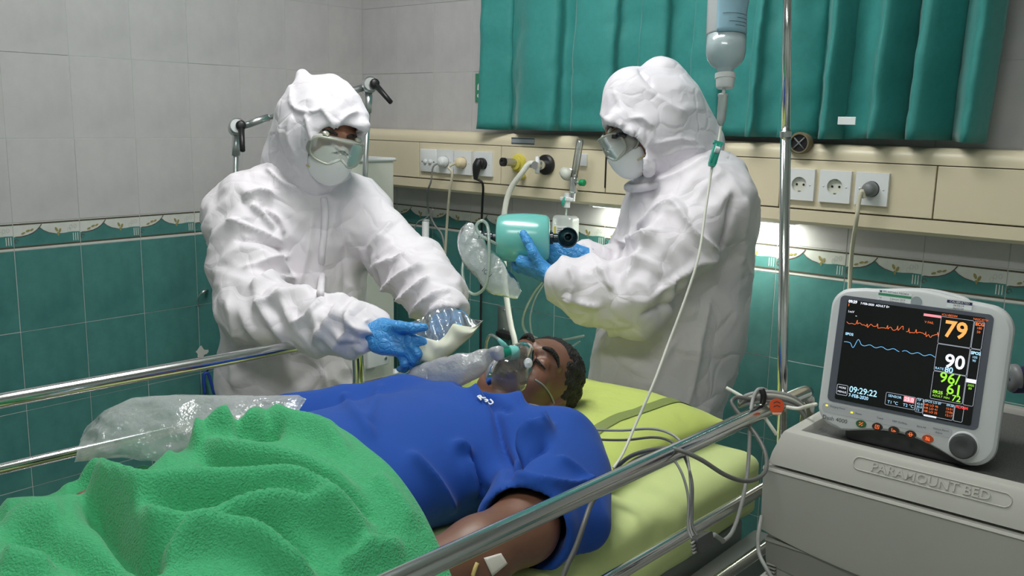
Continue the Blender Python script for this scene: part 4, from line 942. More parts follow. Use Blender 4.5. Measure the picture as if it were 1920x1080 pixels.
def frame(r, u, c, ur=None):
    """a direction with components right / up / towards the camera, as seen in the photograph"""
    return unit(_R*r+_U*u-_F*c)
class Head:
    def __init__(s, c, f, upish, k=1.0): s.k = k; s.c = np.array(c, float); s.f = unit(f); s.s = unit(np.cross(s.f, upish)); s.u = np.cross(s.s, s.f); s.M = np.array([s.s, s.f, s.u])
    def L(s, x, y, z): return s.c+(s.s*x+s.f*y+s.u*z)*s.k
def sculpt_head(F, H, face=True, open_eye=True):
    L, M = H.L, H.M; K = H.k
    F.ell(L(0, -.015, .040), V3(.076, .094, .090)*K, M, 0.0)
    F.ell(L(0, .030, -.010), V3(.066, .062, .085)*K, M, .03)
    F.ell(L(0, .036, -.060), V3(.053, .050, .056)*K, M, .03)
    F.ell(L(0, .066, -.098), V3(.024, .020, .018)*K, M, .022)
    for q in (-1, 1):
        F.cone(L(q*.058, .0, -.050), L(q*.026, .058, -.094), .018*K, .015*K, .03)
        F.ell(L(q*.040, .066, -.022), V3(.026, .022, .024)*K, M, .022)
        if face:
            F.ell(L(q*.033, .102, .012), V3(.020, .014, .013)*K, M, .016, 'sub')
            F.ell(L(q*.032, .0795, .010), V3(.0165, .0145, .0125)*K, M, .005)
            F.cone(L(q*.012, .093, .032), L(q*.052, .072, .034), .009*K, .008*K, .014)
            F.ell(L(q*.014, .100, -.034), V3(.0105, .013, .009)*K, M, .008)
            F.ell(L(q*.079, -.012, -.002), V3(.009, .019, .031)*K, M, .010)
            F.ell(L(q*.0845, -.010, .0), V3(.004, .011, .020)*K, M, .004, 'sub')
    if face:
        F.cone(L(0, .092, .016), L(0, .116, -.030), .0075*K, .0125*K, .012)
        F.ell(L(0, .094, -.057), V3(.021, .010, .0055)*K, M, .005); F.ell(L(0, .093, -.067), V3(.018, .010, .0058)*K, M, .005)
        F.ell(L(0, .102, -.062), V3(.02, .008, .0014)*K, M, .003, 'sub')
def drape(v, nrm, amp, freq, seed, along=(0, 0, 1), ratio=.22):
    """long soft-crested folds running mostly along one direction"""
    d = unit(along); t = v@d; q = v-t[:, None]*d
    p_ = (q+t[:, None]*d*ratio)*freq; p_ = warp(p_, .45, .55, seed+60)
    a = vnoise(p_, seed); r = 1-np.sqrt(a*a*4+.008)
    b = vnoise(p_*.6+7, seed+3)
    return nrm*(amp*(r*np.clip(.55+b, .1, 1.4)))[:, None]
def limb_folds(v, nrm, chain, amp, freq, seed, tilt=.035):
    """soft folds ringing a sleeve on a slant, dying away between the joints"""
    best = np.full(len(v), 1e9); tt = np.zeros(len(v)); th = np.zeros(len(v)); off = 0
    for a, b, r in chain:
        a, b = np.array(a), np.array(b); ba = b-a; Ln = np.linalg.norm(ba); ax_ = ba/Ln; t = np.clip(((v-a)@ba)/(Ln*Ln), 0, 1); rel = v-a-t[:, None]*ba; d = np.linalg.norm(rel, axis=1)-r
        e1 = unit(np.cross(ax_, V3(.3, .2, 1))); e2 = np.cross(ax_, e1); ang = np.arctan2(rel@e2, rel@e1)
        m = d < best; best = np.where(m, d, best); tt = np.where(m, off+t*Ln, tt); th = np.where(m, ang, th); off += Ln
    w = np.clip(1-best/.03, 0, 1); w = w*w*(3-2*w)
    ph = (tt+tilt*np.cos(th-.8+seed))*freq+.9*vnoise(v*5.5, seed)+.3*np.sin(2*th+seed)
    p_ = ph % 1.0; s = np.where(p_ < .55, np.clip(p_/.55, 0, 1)**1.6, np.clip((1-p_)/.45, 0, 1)**1.1)
    mod = np.clip(.45+1.1*vnoise(v*6+4, seed+5), .05, 1.2)
    return nrm*(amp*(s-.25)*w*mod)[:, None]
def strokes(v, nrm, lst, soft=False):
    """single folds, given as lines where they run in the photograph: (points, height, width in pixels)"""
    d = v-CAM; w = d@_F; x = 960+FPX*(d@_R)/w; y = 540-FPX*(d@_U)/w; front = np.clip(-(nrm*(d/np.linalg.norm(d, axis=1)[:, None])).sum(1)*3+.4, 0, 1); out = np.zeros(len(v))
    for pts, h, wd in lst:
        pts = np.array(catmull([np.array([a, b, 0.]) for a, b in pts], 4))[:, :2]; best = np.full(len(v), 1e9); tt = np.zeros(len(v)); n_ = len(pts)-1
        for i in range(n_):
            a, b = pts[i], pts[i+1]; ba = b-a; t = np.clip(((x-a[0])*ba[0]+(y-a[1])*ba[1])/(ba@ba+1e-9), 0, 1); dd = np.hypot(x-a[0]-t*ba[0], y-a[1]-t*ba[1]); m = dd < best; best = np.where(m, dd, best); tt = np.where(m, (i+t)/n_, tt)
        env = np.clip(np.minimum(tt, 1-tt)*5+.15, 0, 1); out += (1.35 if soft else 1.9)*h*env*(np.exp(-(best/wd)**2*1.2) if soft else np.exp(-np.sqrt((best/wd)**2+.006)*1.7))
    return nrm*(out*front)[:, None]
from mathutils.bvhtree import BVHTree
def bvh(v, f): return BVHTree.FromPolygons([Vector(q) for q in v], [tuple(int(i) for i in q) for q in f])
def nearest_on(tree, pts, lift=.002):
    """points of a surface that the photograph shows at the given positions"""
    out = []
    for (px, py) in pts:
        r = Vector(unit(_ray(px, py))); loc, nr, ix, ds = tree.ray_cast(Vector(CAM), r)
        if loc is None:
            loc, nr, ix, ds = tree.find_nearest(Vector(P(px, py, 2.0)))
        if nr.dot(r) > 0: nr = -nr
        out.append(np.array(loc)+np.array(nr)*lift)
    return out
def glove(name, par, wrist, palm, fingers, thumb, m='glove_blue', pr=(.030, .038, .016), cuff=None, frs=(.0098, .0104, .0098, .0088)):
    """palm = (centre, along, across, back); fingers and thumb are chains of points"""
    pc_, al, ac, bk = palm; al, bk = unit(al), unit(bk-np.dot(bk, unit(al))*unit(al)); ac = np.cross(bk, al); M = np.array([al, ac, bk])
    allp = np.array([wrist, pc_]+[q for f_ in fingers for q in f_]+list(thumb)); F = Field(allp.min(0)-.055, allp.max(0)+.055, .0027)
    F.box(pc_, (pr[0]+.012, pr[1], pr[2]), M, .012, 0)
    F.cone(wrist, pc_-al*pr[0]*.6, .026, .029, .025, flat=(bk, .72))
    if cuff is not None: F.cone(wrist+(wrist-pc_)*.15, cuff, .029, .030, .012, flat=(bk, .8))
    for f_, r in zip(fingers, frs):
        for i in range(len(f_)-1): F.cone(f_[i], f_[i+1], r*(1-.07*i), r*(1-.07*(i+1)), .006)
    for i in range(len(thumb)-1): F.cone(thumb[i], thumb[i+1], .0145-.0016*i, .0145-.0016*(i+1), .012 if i == 0 else .005)
    v, f = F.mesh(); v = relax(v, f, 2); n = vnormals(v, f); v = v+n*(.0010*creases(v*60, 3))[:, None]
    return mesh(name, v, f, m, par)
def goggles(H, par):
    g = bpy.data.objects.new('goggles', None); 
    def curve(x): return .120-6.5*x*x
    def shape(t, k=1.0):
        c, s = math.cos(t), math.sin(t); x = .076*k*np.sign(c)*abs(c)**.55; z = .036*k*np.sign(s)*abs(s)**.6
        if s < 0: z += .020*math.exp(-(x/.018)**2)
        return x, z-.010
    N = 56; fr = []; bk = []; mid = []
    for i in range(N):
        t = 2*math.pi*i/N; x, z = shape(t); fr.append(H.L(x, curve(x)+.012, z)); x2, z2 = shape(t, 1.05); bk.append(H.L(x2, min(curve(x2)-.024, .088-3.2*x2*x2), z2))
    frame_o = MB().grid(np.array([[fr[i], fr[i]*.5+bk[i]*.5, bk[i]] for i in range(N)]), True).build('goggles', 'goggle_clear', par, solid=.0015)
    MB().tube(fr, .0030, 8, closed=True).build('front_rim', 'goggle_rim', frame_o)
    MB().tube(bk, .0034, 8, closed=True).build('face_rim', 'goggle_rim', frame_o)
    G = np.zeros((15, 9, 3)); 
    b = MB(); c0 = H.L(0, curve(0)+.013, -.010); b.v = [tuple(c0)]; rings = 5
    for r in range(1, rings+1):
        for i in range(N):
            x, z = shape(2*math.pi*i/N, r/rings); b.v.append(tuple(H.L(x, curve(x)+.0125, z)))
    for i in range(N): b.f.append((0, 1+i, 1+(i+1) % N))
    for r in range(rings-1):
        for i in range(N): a = 1+r*N+i; c = 1+r*N+(i+1) % N; b.f.append((a, a+N, c+N, c))
    b.m = [0]*len(b.f); b.build('lens', 'goggle_clear', frame_o)
    for x in (-.048, .048): MB().lathe([(.0, 0), (.0085, 0), (.009, .004), (.0065, .007), (0, .0075)], H.L(x, curve(x)-.002, .028), H.u*.8+H.f*.4, 16).build('vent_valve', 'goggle_rim', frame_o)
    for q in (-1, 1): MB().tube([H.L(q*.078, .068, -.006), H.L(q*.086, .03, .004), H.L(q*.089, -.01, .012)], [.006, .005, .004], 8, smooth=4).build('head_strap', 'goggle_rim', frame_o)
    return frame_o
def respirator(H, par, sx=1.0):
    n, k = 30, 14; G = np.zeros((n, k, 3))
    for i in range(n):
        a = 2*math.pi*i/n
        for j in range(k):
            t = j/(k-1)*math.pi/2; rx = .062*sx*math.sin(t); rz = (.066 if math.sin(a) < 0 else .058)*math.sin(t); y = .062*math.cos(t)**.75
            x = rx*math.cos(a); z = rz*math.sin(a); ridge = .006*math.exp(-(x/.02)**2)*max(0, math.sin(a))*math.sin(t)
            edge = -.9*x*x*8 if j > 8 else -x*x*4
            G[i, j] = H.L(x, .072+y+ridge+edge*.6, z-.050)
    o = MB().grid(G, True, flip=True).build('respirator', 'respirator_white', par, solid=.002)
    MB().tube([H.L(-.016, .112, .004), H.L(0, .1235, -.002), H.L(.016, .112, .004)], .0025, 8, smooth=4).build('nose_clip', 'respirator_white', o)
    for q in (-1, 1):
        for z0, z1 in ((-.035, .0), (-.075, -.07)): MB().tube([H.L(q*.057*sx, .082, z0), H.L(q*.072, .05, (z0+z1)/2), H.L(q*.084, .005, z1)], .0018, 6, smooth=4).build('strap', 'strap_yellow', o)
    return o
def hood(H, par, lumps, neck, opening, m='hood_white', seed=1, amp=.006, st=None):
    lo, hi = H.c-.24, H.c+.24
    F = Field(lo, hi, .0045)
    F.ell(H.L(0, -.018, .035), (.084, .104, .094), H.M, 0)
    F.ell(H.L(0, .028, -.02), (.080, .066, .090), H.M, .04)
    for a, b, r0, r1, k in neck: F.cone(a, b, r0, r1, k)
    for c, r, k in lumps:
        if len(np.shape(c)) == 2: F.cone(c[0], c[1], r[0], r[1], k)
        else: F.ell(c, r, H.M, k)
    V = F.V.copy(); F.V = np.maximum(V, -(V+.012))
    for c, r, M in opening: F.ell(c, r, H.M if M is None else M, .006, 'sub')
    v, f = F.mesh(); v = relax(v, f, 2); n = vnormals(v, f)
    v = v+drape(v, n, amp, 15, seed, H.u*.6-H.f)+drape(v, n, amp*.7, 24, seed+7, H.u+H.f*.8+H.s*.5, .3)+strokes(v, n, st or [])
    v = relax(v, f, 1, .35)
    return mesh('hood', v, f, m, par)

# main creases of the two coveralls
ST_L = [([(455, 372), (485, 362), (515, 366)], .012, 9), ([(468, 385), (490, 400), (512, 428)], .010, 8), ([(492, 392), (524, 412), (530, 440)], .010, 7), ([(430, 418), (480, 432), (532, 462)], .010, 9), ([(438, 450), (490, 452), (535, 470)], -.010, 7), ([(455, 505), (500, 492), (545, 478)], .010, 8), ([(470, 545), (515, 528), (555, 520)], .012, 8), ([(480, 575), (540, 555), (590, 548)], .012, 8), ([(548, 608), (580, 590), (606, 560)], .012, 7), ([(590, 640), (625, 600), (640, 575)], .012, 8), ([(630, 650), (655, 615), (662, 590)], .011, 8), ([(600, 600), (640, 640), (690, 650)], -.008, 7), ([(585, 400), (575, 470), (560, 540)], .008, 10), ([(640, 380), (648, 470), (650, 560), (640, 640)], -.008, 12), ([(690, 470), (720, 440), (735, 420)], .010, 8), ([(700, 500), (750, 490), (780, 480)], .012, 7), ([(715, 545), (760, 520), (800, 505)], .012, 8), ([(740, 570), (790, 540), (815, 530)], .012, 7), ([(770, 590), (815, 560), (850, 555)], .012, 7), ([(800, 600), (830, 575), (862, 572)], .010, 6), ([(600, 690), (610, 740), (605, 800)], .008, 12), ([(430, 560), (450, 640), (440, 740)], .008, 12), ([(500, 320), (530, 345), (575, 362)], .010, 8)]
ST_R = [([(1220, 345), (1280, 330), (1340, 290)], .010, 9), ([(1195, 430), (1240, 400), (1275, 380)], .012, 10), ([(1160, 450), (1200, 460), (1240, 440)], .012, 9), ([(1245, 410), (1200, 480), (1170, 530)], .010, 9), ([(1270, 380), (1300, 440), (1345, 470)], .012, 7), ([(1345, 470), (1290, 500), (1220, 560)], .012, 9), ([(1200, 590), (1270, 560), (1330, 500)], -.012, 9), ([(1370, 365), (1362, 420), (1350, 470)], -.014, 7), ([(1388, 370), (1395, 430), (1385, 500)], .008, 9), ([(1110, 505), (1135, 520), (1150, 545)], .011, 7), ([(1070, 505), (1080, 530), (1075, 565)], .011, 6), ([(1055, 560), (1090, 565), (1130, 575)], .010, 6), ([(1260, 640), (1230, 700), (1210, 780)], .008, 12), ([(1330, 560), (1310, 640), (1290, 760)], .008, 12), ([(1140, 620), (1135, 680), (1120, 760)], .006, 12)]
SH_L = [([(548, 165), (552, 200), (580, 212), (612, 205)], .007, 7), ([(560, 300), (545, 260), (550, 215)], .007, 8), ([(575, 215), (582, 250), (592, 280)], .008, 6), ([(600, 200), (618, 225), (632, 250)], .008, 6), ([(610, 255), (645, 222), (672, 210)], .010, 7), ([(640, 235), (655, 248), (680, 250)], -.008, 6), ([(530, 235), (535, 280), (565, 330)], .007, 8), ([(515, 200), (530, 180), (552, 160)], .006, 6)]
SH_R = [([(1122, 205), (1140, 225), (1172, 238)], .008, 7), ([(1150, 165), (1165, 200), (1180, 228)], .007, 8), ([(1178, 225), (1205, 222), (1225, 240)], .010, 7), ([(1180, 235), (1195, 275), (1215, 310)], .009, 7), ([(1215, 235), (1212, 270), (1235, 290)], -.007, 7), ([(1200, 160), (1245, 190), (1290, 215)], .007, 9), ([(1225, 270), (1270, 262), (1310, 268)], .009, 7), ([(1230, 300), (1275, 280), (1325, 280)], .008, 7), ([(1200, 128), (1205, 140), (1225, 165)], -.010, 6)]
# ================================================================== person beside the left wall, opening a pouch
Hl = Head(P(610, 252, 2.36), frame(.50, -.46, .72), frame(.10, 1, 0), .92)
pl = thing('person', 'person in white hooded coverall and clear goggles holding an opened pouch in blue gloves', 'person', (*P(560, 700, 2.47)[:2], 0.0))
nk = P(572, 345, 2.45); chl = P(562, 440, 2.47); shR, shL = P(462, 398, 2.40), P(668, 398, 2.53); elR, wrR = P(470, 580, 2.26), P(698, 628, 2.015); elL, wrL = P(772, 505, 2.38), P(850, 592, 2.11)
bel = P(552, 590, 2.48); pel = P(550, 720, 2.48)
fw = unit(V3(.87, -.5, 0)); sd = V3(.5, .87, 0)          # facing, its left
F = Field((.40, -1.55, -.01), (1.62, -.45, 1.36), .0062)
Mb = np.array([sd, fw, V3(0, 0, 1)])
F.ell(chl, (.195, .125, .20), Mb, 0); F.ell(P(555, 400, 2.47), (.175, .10, .10), Mb, .05); F.ell(bel, (.188, .135, .22), Mb, .06); F.ell(pel, (.19, .14, .22), Mb, .06)
F.cone(nk, chl, .085, .12, .05); F.cone(shR, shL, .075, .075, .06)
F.cone(shR, elR, .084, .076, .05); F.cone(elR, elR+(wrR-elR)*.60, .078, .064, .03); F.cone(elR+(wrR-elR)*.58, wrR, .064, .042, .02)
F.cone(shL, elL, .080, .070, .05); F.cone(elL, elL+(wrL-elL)*.5, .070, .066, .03); F.cone(elL+(wrL-elL)*.5, wrL, .064, .040, .02)
for q in (-1, 1):
    hp = V3(pel[0], pel[1], .62)+sd*.085*q; F.cone(hp, V3(hp[0], hp[1], .30)+sd*.01*q, .105, .085, .04); F.cone(V3(hp[0], hp[1], .30)+sd*.01*q, V3(hp[0], hp[1], .07)+sd*.015*q, .085, .065, .03)
    ft = V3(hp[0], hp[1], .045)+sd*.015*q; F.cone(ft-fw*.05, ft+fw*.15, .045, .038, .03)
for e_, w_r in ((elR, wrR), (elL, wrL)):
    d_ = unit(w_r-e_); e1 = unit(np.cross(d_, V3(0, 0, 1))); F.box(w_r+d_*.058, (.075, .055, .075), np.array([e1, d_, np.cross(e1, d_)]), .002, .004, 'sub')
v, f = F.mesh(); v = relax(v, f, 2); n = vnormals(v, f)
armR = [(shR, elR, .08), (elR, wrR, .065)]; armL = [(shL, elL, .075), (elL, wrL, .062)]
low = np.clip((v[:, 2]-.1)/.2, 0, 1)[:, None]
v = v+low*(drape(v, n, .010, 7, 31, sd*.35+V3(0, 0, 1))+drape(v, n, .008, 12, 37, V3(0, 0, 1)-sd*.8)+drape(v, n, .0075, 17, 39, V3(0, 0, 1)+sd*.9, .3)+drape(v, n, .0035, 33, 43, V3(0, 0, 1)-sd*.6, .4))+limb_folds(v, n, armR, .024, 11, 3)+limb_folds(v, n, armL, .026, 13, 8)+strokes(v, n, ST_L)
v = relax(v, f, 1, .2)
mesh('coverall', v, f, 'coverall_white', pl); 
zp = nearest_on(bvh(v, f), [(606, 372), (608, 400), (606, 440), (603, 480), (602, 520), (601, 555)], .004)
MB().tube(zp, .009, 8, smooth=5).build('zip_flap', 'coverall_white', pl)
Fb = Field(Hl.c-.2, Hl.c+.2, .004); sculpt_head(Fb, Hl); Fb.cone(Hl.L(0, -.03, -.06), nk+V3(0, 0, -.03), .056, .06, .03); v, f = Fb.mesh(); mesh('body', relax(v, f, 1), f, 'skin_tan', pl)
for q in (-1, 1):
    MB().tube([Hl.L(q*.014, .101, .033), Hl.L(q*.032, .098, .038), Hl.L(q*.052, .082, .034)], [.003, .0045, .002], 8, smooth=5).build('eyebrow', 'hair_black', pl)
    MB().tube([Hl.L(q*.018, .0935, .004), Hl.L(q*.032, .0955, .002), Hl.L(q*.046, .086, .005)], [.001, .0022, .001], 6, smooth=5).build('eyelid', 'hair_black', pl)
goggles(Hl, pl); respirator(Hl, pl)
hood(Hl, pl, [((P(585, 190, 2.39), P(566, 141, 2.40)), (.062, .014), .03), ((P(600, 175, 2.37), P(622, 160, 2.37)), (.045, .028), .03), ((P(640, 185, 2.35), P(670, 222, 2.33)), (.035, .026), .04), ((P(606, 256, 2.295), P(684, 240, 2.30)), (.011, .010), .04), (P(562, 235, 2.40), (.062, .062, .08), .06)],
     [(Hl.L(0, -.02, -.03), nk+V3(0, 0, .01), .088, .098, .05), (P(530, 300, 2.43), P(575, 338, 2.38), .050, .045, .05)],
     [(Hl.L(0, .125, -.042), (.070, .085, .078), None), (Hl.L(0, .13, .02), (.078, .06, .045), None)], seed=4, amp=.0045, st=[(a, h*.75, w) for a, h, w in SH_L])
# collar
cl = [nk+.105*(math.cos(a)*sd*1.0+math.sin(a)*fw*.95)+V3(0, 0, .012+.012*math.sin(a*3)) for a in np.linspace(0, 2*math.pi, 22)[:-1]]
MB().tube(cl, .019, 8, closed=True, smooth=2).build('collar', 'coverall_white', pl)
# gloved hands
d_ = frame(.96, -.16, .15); bk_ = frame(.05, .35, .9); up_ = frame(.1, 1, 0)
w0 = P(694, 622, 2.020); pc_ = P(736, 634, 2.005)
def fchain(root, dirs, lens):
    q = [np.array(root, float)]
    for d, l in zip(dirs, lens): q.append(q[-1]+unit(d)*l)
    return q
cr = frame(.25, -.3, -.9); cr2 = frame(-.6, -.2, -.6)
glove('glove', pl, w0, (pc_, d_, up_, bk_),
      [fchain(P(768, 632, 1.985), [frame(.8, -.3, -.1), frame(.85, -.3, -.25), frame(.9, -.2, -.3)], (.026, .022, .016)),
       fchain(P(768, 643, 1.985), [frame(.35, -.4, .2), frame(-.1, -.6, -.7), frame(-.6, 0, -.5)], (.030, .026, .018)),
       fchain(P(762, 655, 1.990), [frame(.3, -.4, .2), frame(-.1, -.6, -.7), frame(-.6, 0, -.5)], (.028, .025, .018)),
       fchain(P(752, 665, 1.995), [frame(.2, -.5, .2), frame(-.1, -.6, -.7), frame(-.6, 0, -.5)], (.022, .020, .015))],
      [P(722, 615, 2.010), P(748, 613, 1.985), P(772, 615, 1.970), P(795, 614, 1.970)], cuff=P(684, 620, 2.025))
w0 = P(848, 592, 2.130); pc_ = P(838, 612, 2.080); d_ = frame(-.35, -.7, .5)
glove('glove', pl, w0, (pc_, d_, frame(1, 0, 0), frame(.3, .4, -.8)),
      [fchain(P(820+8*i, 628+2*i, 2.055), [frame(-.5, -.5, .5), frame(-.4, -.2, .8), frame(-.2, 0, .9)], (.026, .020, .016)) for i in range(4)],
      [P(850, 605, 2.090), P(858, 612, 2.045), P(856, 616, 2.025)], cuff=P(850, 580, 2.155))
# the pouch
po = thing('sterile_pouch', 'opened paper and clear film pouch held between two blue gloves', 'pouch', P(830, 680, 2.000))
nu, nv = 26, 12; G = np.zeros((nu, nv, 3)); B = np.zeros((nu, nv, 3))
topx = [(780, 627), (800, 634), (822, 640), (836, 628), (850, 606), (868, 611), (888, 614), (906, 600)]; botx = [(762, 668), (782, 676), (806, 680), (830, 674), (848, 662), (866, 646), (884, 630), (902, 606)]
filmx = [(770, 604), (788, 598), (806, 588), (826, 578), (846, 574), (866, 584), (884, 598), (904, 601)]
for i in range(nu):
    t = i/(nu-1)*7; k = min(int(t), 6); fr_ = t-k
    tp = np.array(topx[k])*(1-fr_)+np.array(topx[k+1])*fr_; bp = np.array(botx[k])*(1-fr_)+np.array(botx[k+1])*fr_; fp = np.array(filmx[k])*(1-fr_)+np.array(filmx[k+1])*fr_
    s_ = math.sin(math.pi*i/(nu-1))
    for j in range(nv):
        w = j/(nv-1); q = bp*(1-w)+tp*w; G[i, j] = P(q[0], q[1], 1.995-.035*s_*math.sin(math.pi*(w*.6+.2))+.004*math.sin(7*w+i*.7))
        q = bp*(1-w)+fp*w; B[i, j] = P(q[0], q[1], 2.005+.045*s_*w+.006*math.sin(i*1.3+5*w))
MB().grid(G, flip=True).build('paper_side', 'pouch_paper', po, solid=.0006)
MB().grid(B, flip=True).build('film_side', 'pouch_film', po, solid=.0003)

# ================================================================== person at the bed head, squeezing the resuscitator
Hr = Head(P(1207, 236, 2.36), frame(-.86, -.5, .12), frame(-.3, 1, 0), .93)
pr_ = thing('person', 'person in white hooded coverall squeezing a teal resuscitator bag at the bed head', 'person', (*P(1240, 700, 2.43)[:2], 0.0))
fw = unit(frame(-1, 0, .08)*V3(1, 1, 0)); sd = np.cross(V3(0, 0, 1), fw)        # its left is towards the camera
nk = P(1262, 318, 2.40); chl = P(1288, 430, 2.43); shL, shR = P(1328, 392, 2.30), P(1236, 392, 2.54); elL, wrL = P(1185, 562, 2.22), P(1036, 528, 2.27); elR, wrR = P(1172, 520, 2.52), P(1090, 483, 2.42)
bel = P(1256, 590, 2.43); pel = P(1230, 730, 2.44)
F = Field((1.20, -.90, -.01), (2.12, -.08, 1.40), .0062)
Mb = np.array([sd, fw, V3(0, 0, 1)])
F.ell(chl, (.165, .155, .20), Mb, 0); F.ell(P(1330, 400, 2.42), (.15, .105, .16), Mb, .06); F.ell(bel, (.165, .175, .22), Mb, .06); F.ell(pel, (.165, .175, .24), Mb, .06); F.ell(P(1330, 560, 2.44), (.14, .085, .25), Mb, .06)
F.cone(nk, chl, .085, .13, .06); F.cone(shL, shR, .085, .08, .06)
F.cone(shL, elL, .092, .080, .06); F.cone(elL, elL+(wrL-elL)*.6, .076, .070, .03); F.cone(elL+(wrL-elL)*.55, wrL, .070, .046, .02)
F.cone(shR, elR, .080, .066, .05); F.cone(elR, wrR, .062, .040, .03)
for q in (-1, 1):
    hp = V3(pel[0], pel[1], .62)+sd*.08*q; F.cone(hp, V3(hp[0], hp[1], .30), .105, .085, .04); F.cone(V3(hp[0], hp[1], .30), V3(hp[0], hp[1], .07), .085, .062, .03)
    ft = V3(hp[0], hp[1], .045); F.cone(ft-fw*.05, ft+fw*.14, .045, .038, .03)
for e_, w_r in ((elR, wrR), (elL, wrL)):
    d_ = unit(w_r-e_); e1 = unit(np.cross(d_, V3(0, 0, 1))); F.box(w_r+d_*.058, (.075, .055, .075), np.array([e1, d_, np.cross(e1, d_)]), .002, .004, 'sub')
v, f = F.mesh(); v = relax(v, f, 2); n = vnormals(v, f)
armL = [(shL, elL, .085), (elL, wrL, .065)]; armR = [(shR, elR, .07), (elR, wrR, .05)]; low = np.clip((v[:, 2]-.1)/.2, 0, 1)[:, None]
v = v+low*(drape(v, n, .010, 7, 71, fw*.6+V3(0, 0, 1))+drape(v, n, .007, 12, 77, V3(0, 0, 1)-fw*.9)+drape(v, n, .0075, 17, 79, V3(0, 0, 1)+fw*.8, .3)+drape(v, n, .0035, 33, 83, V3(0, 0, 1)-fw*.6, .4))+limb_folds(v, n, armL, .022, 10, 13)+limb_folds(v, n, armR, .016, 13, 18)+strokes(v, n, ST_R)
v = relax(v, f, 1, .2)
mesh('coverall', v, f, 'coverall_white', pr_)
Fb = Field(Hr.c-.2, Hr.c+.2, .004); sculpt_head(Fb, Hr); Fb.cone(Hr.L(0, -.03, -.06), nk+V3(0, 0, -.03), .056, .06, .03); v, f = Fb.mesh(); mesh('body', relax(v, f, 1), f, 'skin_tan', pr_)
for q in (-1, 1):
    MB().tube([Hr.L(q*.014, .101, .033), Hr.L(q*.032, .098, .038), Hr.L(q*.052, .082, .034)], [.003, .0045, .002], 8, smooth=5).build('eyebrow', 'hair_black', pr_)
    MB().tube([Hr.L(q*.018, .0935, .004), Hr.L(q*.032, .0955, .002), Hr.L(q*.046, .086, .005)], [.001, .0022, .001], 6, smooth=5).build('eyelid', 'hair_black', pr_)
goggles(Hr, pr_); respirator(Hr, pr_)
MB().box(tuple(P(1152, 256, 2.272)-.0055), tuple(P(1152, 256, 2.272)+.0055), .002).build('strap_buckle', 'black_plastic', pr_)
MB().tube([P(1157, 254, 2.272), P(1166, 252, 2.276), P(1173, 256, 2.28)], .006, 8, smooth=3).build('strap_end', 'black_plastic', pr_)
hood(Hr, pr_, [(P(1236, 138, 2.37), (.040, .042, .040), .010), (P(1180, 176, 2.36), (.072, .058, .062), .05), ((P(1265, 200, 2.38), P(1318, 265, 2.41)), (.075, .055), .07), ((P(1150, 228, 2.28), P(1215, 318, 2.28)), (.022, .02), .03)],
     [(Hr.L(0, -.02, -.03), nk+V3(0, 0, .01), .09, .10, .05)],
     [(Hr.L(0, .125, -.046), (.12, .086, .086), None), (Hr.L(0, .125, .015), (.12, .052, .040), None)], seed=9, amp=.004, st=[(a, h*.55, w) for a, h, w in SH_R])
cl = [nk+.115*(math.cos(a)*sd+math.sin(a)*fw)+V3(0, 0, -.015)+unit(V3(fw[0], fw[1], 0))*0-V3(0, 0, .035*math.sin(a)) for a in np.linspace(0, 2*math.pi, 22)[:-1]]
MB().tube(cl, .011, 8, closed=True, smooth=2).build('collar', 'coverall_white', pr_)
# hands: near one cups the bag from below with the thumb up in front, far one holds behind
w0 = P(1034, 518, 2.275); pc_ = P(1002, 503, 2.318); d_ = frame(-.8, .25, -.5)
glove('glove', pr_, w0, (pc_, d_, frame(0, .3, .9), frame(-.1, -.8, .35)),
      [fchain(P(986, 502, 2.355), [frame(-.6, .0, -.6), frame(-.2, .35, -.9), frame(.1, .8, -.5)], (.034, .028, .02)), fchain(P(988, 505, 2.372), [frame(-.5, .0, -.7), frame(-.1, .4, -.9), frame(.2, .9, -.3)], (.036, .03, .02)), fchain(P(992, 508, 2.385), [frame(-.3, .0, -.9), frame(.0, .5, -.8), frame(.2, .9, -.2)], (.032, .028, .02)), fchain(P(998, 511, 2.39), [frame(-.1, .0, -.9), frame(.1, .5, -.8), frame(.2, .9, -.2)], (.026, .022, .018))],
      [P(1016, 502, 2.272), P(1000, 474, 2.268), P(989, 452, 2.276), P(981, 438, 2.284)], cuff=P(1046, 526, 2.272))
w0 = P(1086, 483, 2.42); pc_ = P(1054, 482, 2.425); d_ = frame(-.95, .1, -.15)
glove('glove', pr_, w0, (pc_, d_, frame(0, 1, 0), frame(.2, .0, .9)),
      [fchain(P(1030, 466+9*i, 2.43), [frame(-.8, .1, -.4), frame(-.9, .2, -.2), frame(-.9, .2, .1)], (.034, .028, .02)) for i in range(4)],
      [P(1062, 466, 2.43), P(1042, 455, 2.45), P(1022, 448, 2.455)], cuff=P(1100, 484, 2.42))

# ------------------------------------------------------------------ resuscitator bag
am = thing('resuscitator_bag', 'teal manual resuscitator bag with clear reservoir sleeve and dark valve', 'resuscitator', P(980, 495, 2.36))
ac_ = P(981, 446, 2.365); ax = frame(1, -.01, .05)
MB().lathe([(0, -.0685), (.045, -.068), (.054, -.065), (.0585, -.058), (.0615, -.035), (.063, 0), (.0615, .035), (.0585, .058), (.054, .065), (.045, .068), (0, .0685)], ac_, ax, 40).build('squeeze_bag', 'ambu_teal', am)
put_text('embossed_mark', '10', .026, ac_+_R*-.020+_U*.002-_F*.0628, _R, _U, 'ambu_teal', am, 'LEFT', 0.0, .0008)
ca = ac_-ax*.068
MB().lathe([(.0, 0), (.012, 0), (.012, .010), (.0165, .012), (.0175, .03), (.014, .034), (.014, .042), (0, .042)], ca, -ax, 24).build('inlet_valve', 'smoke_dark', am, angle=40)
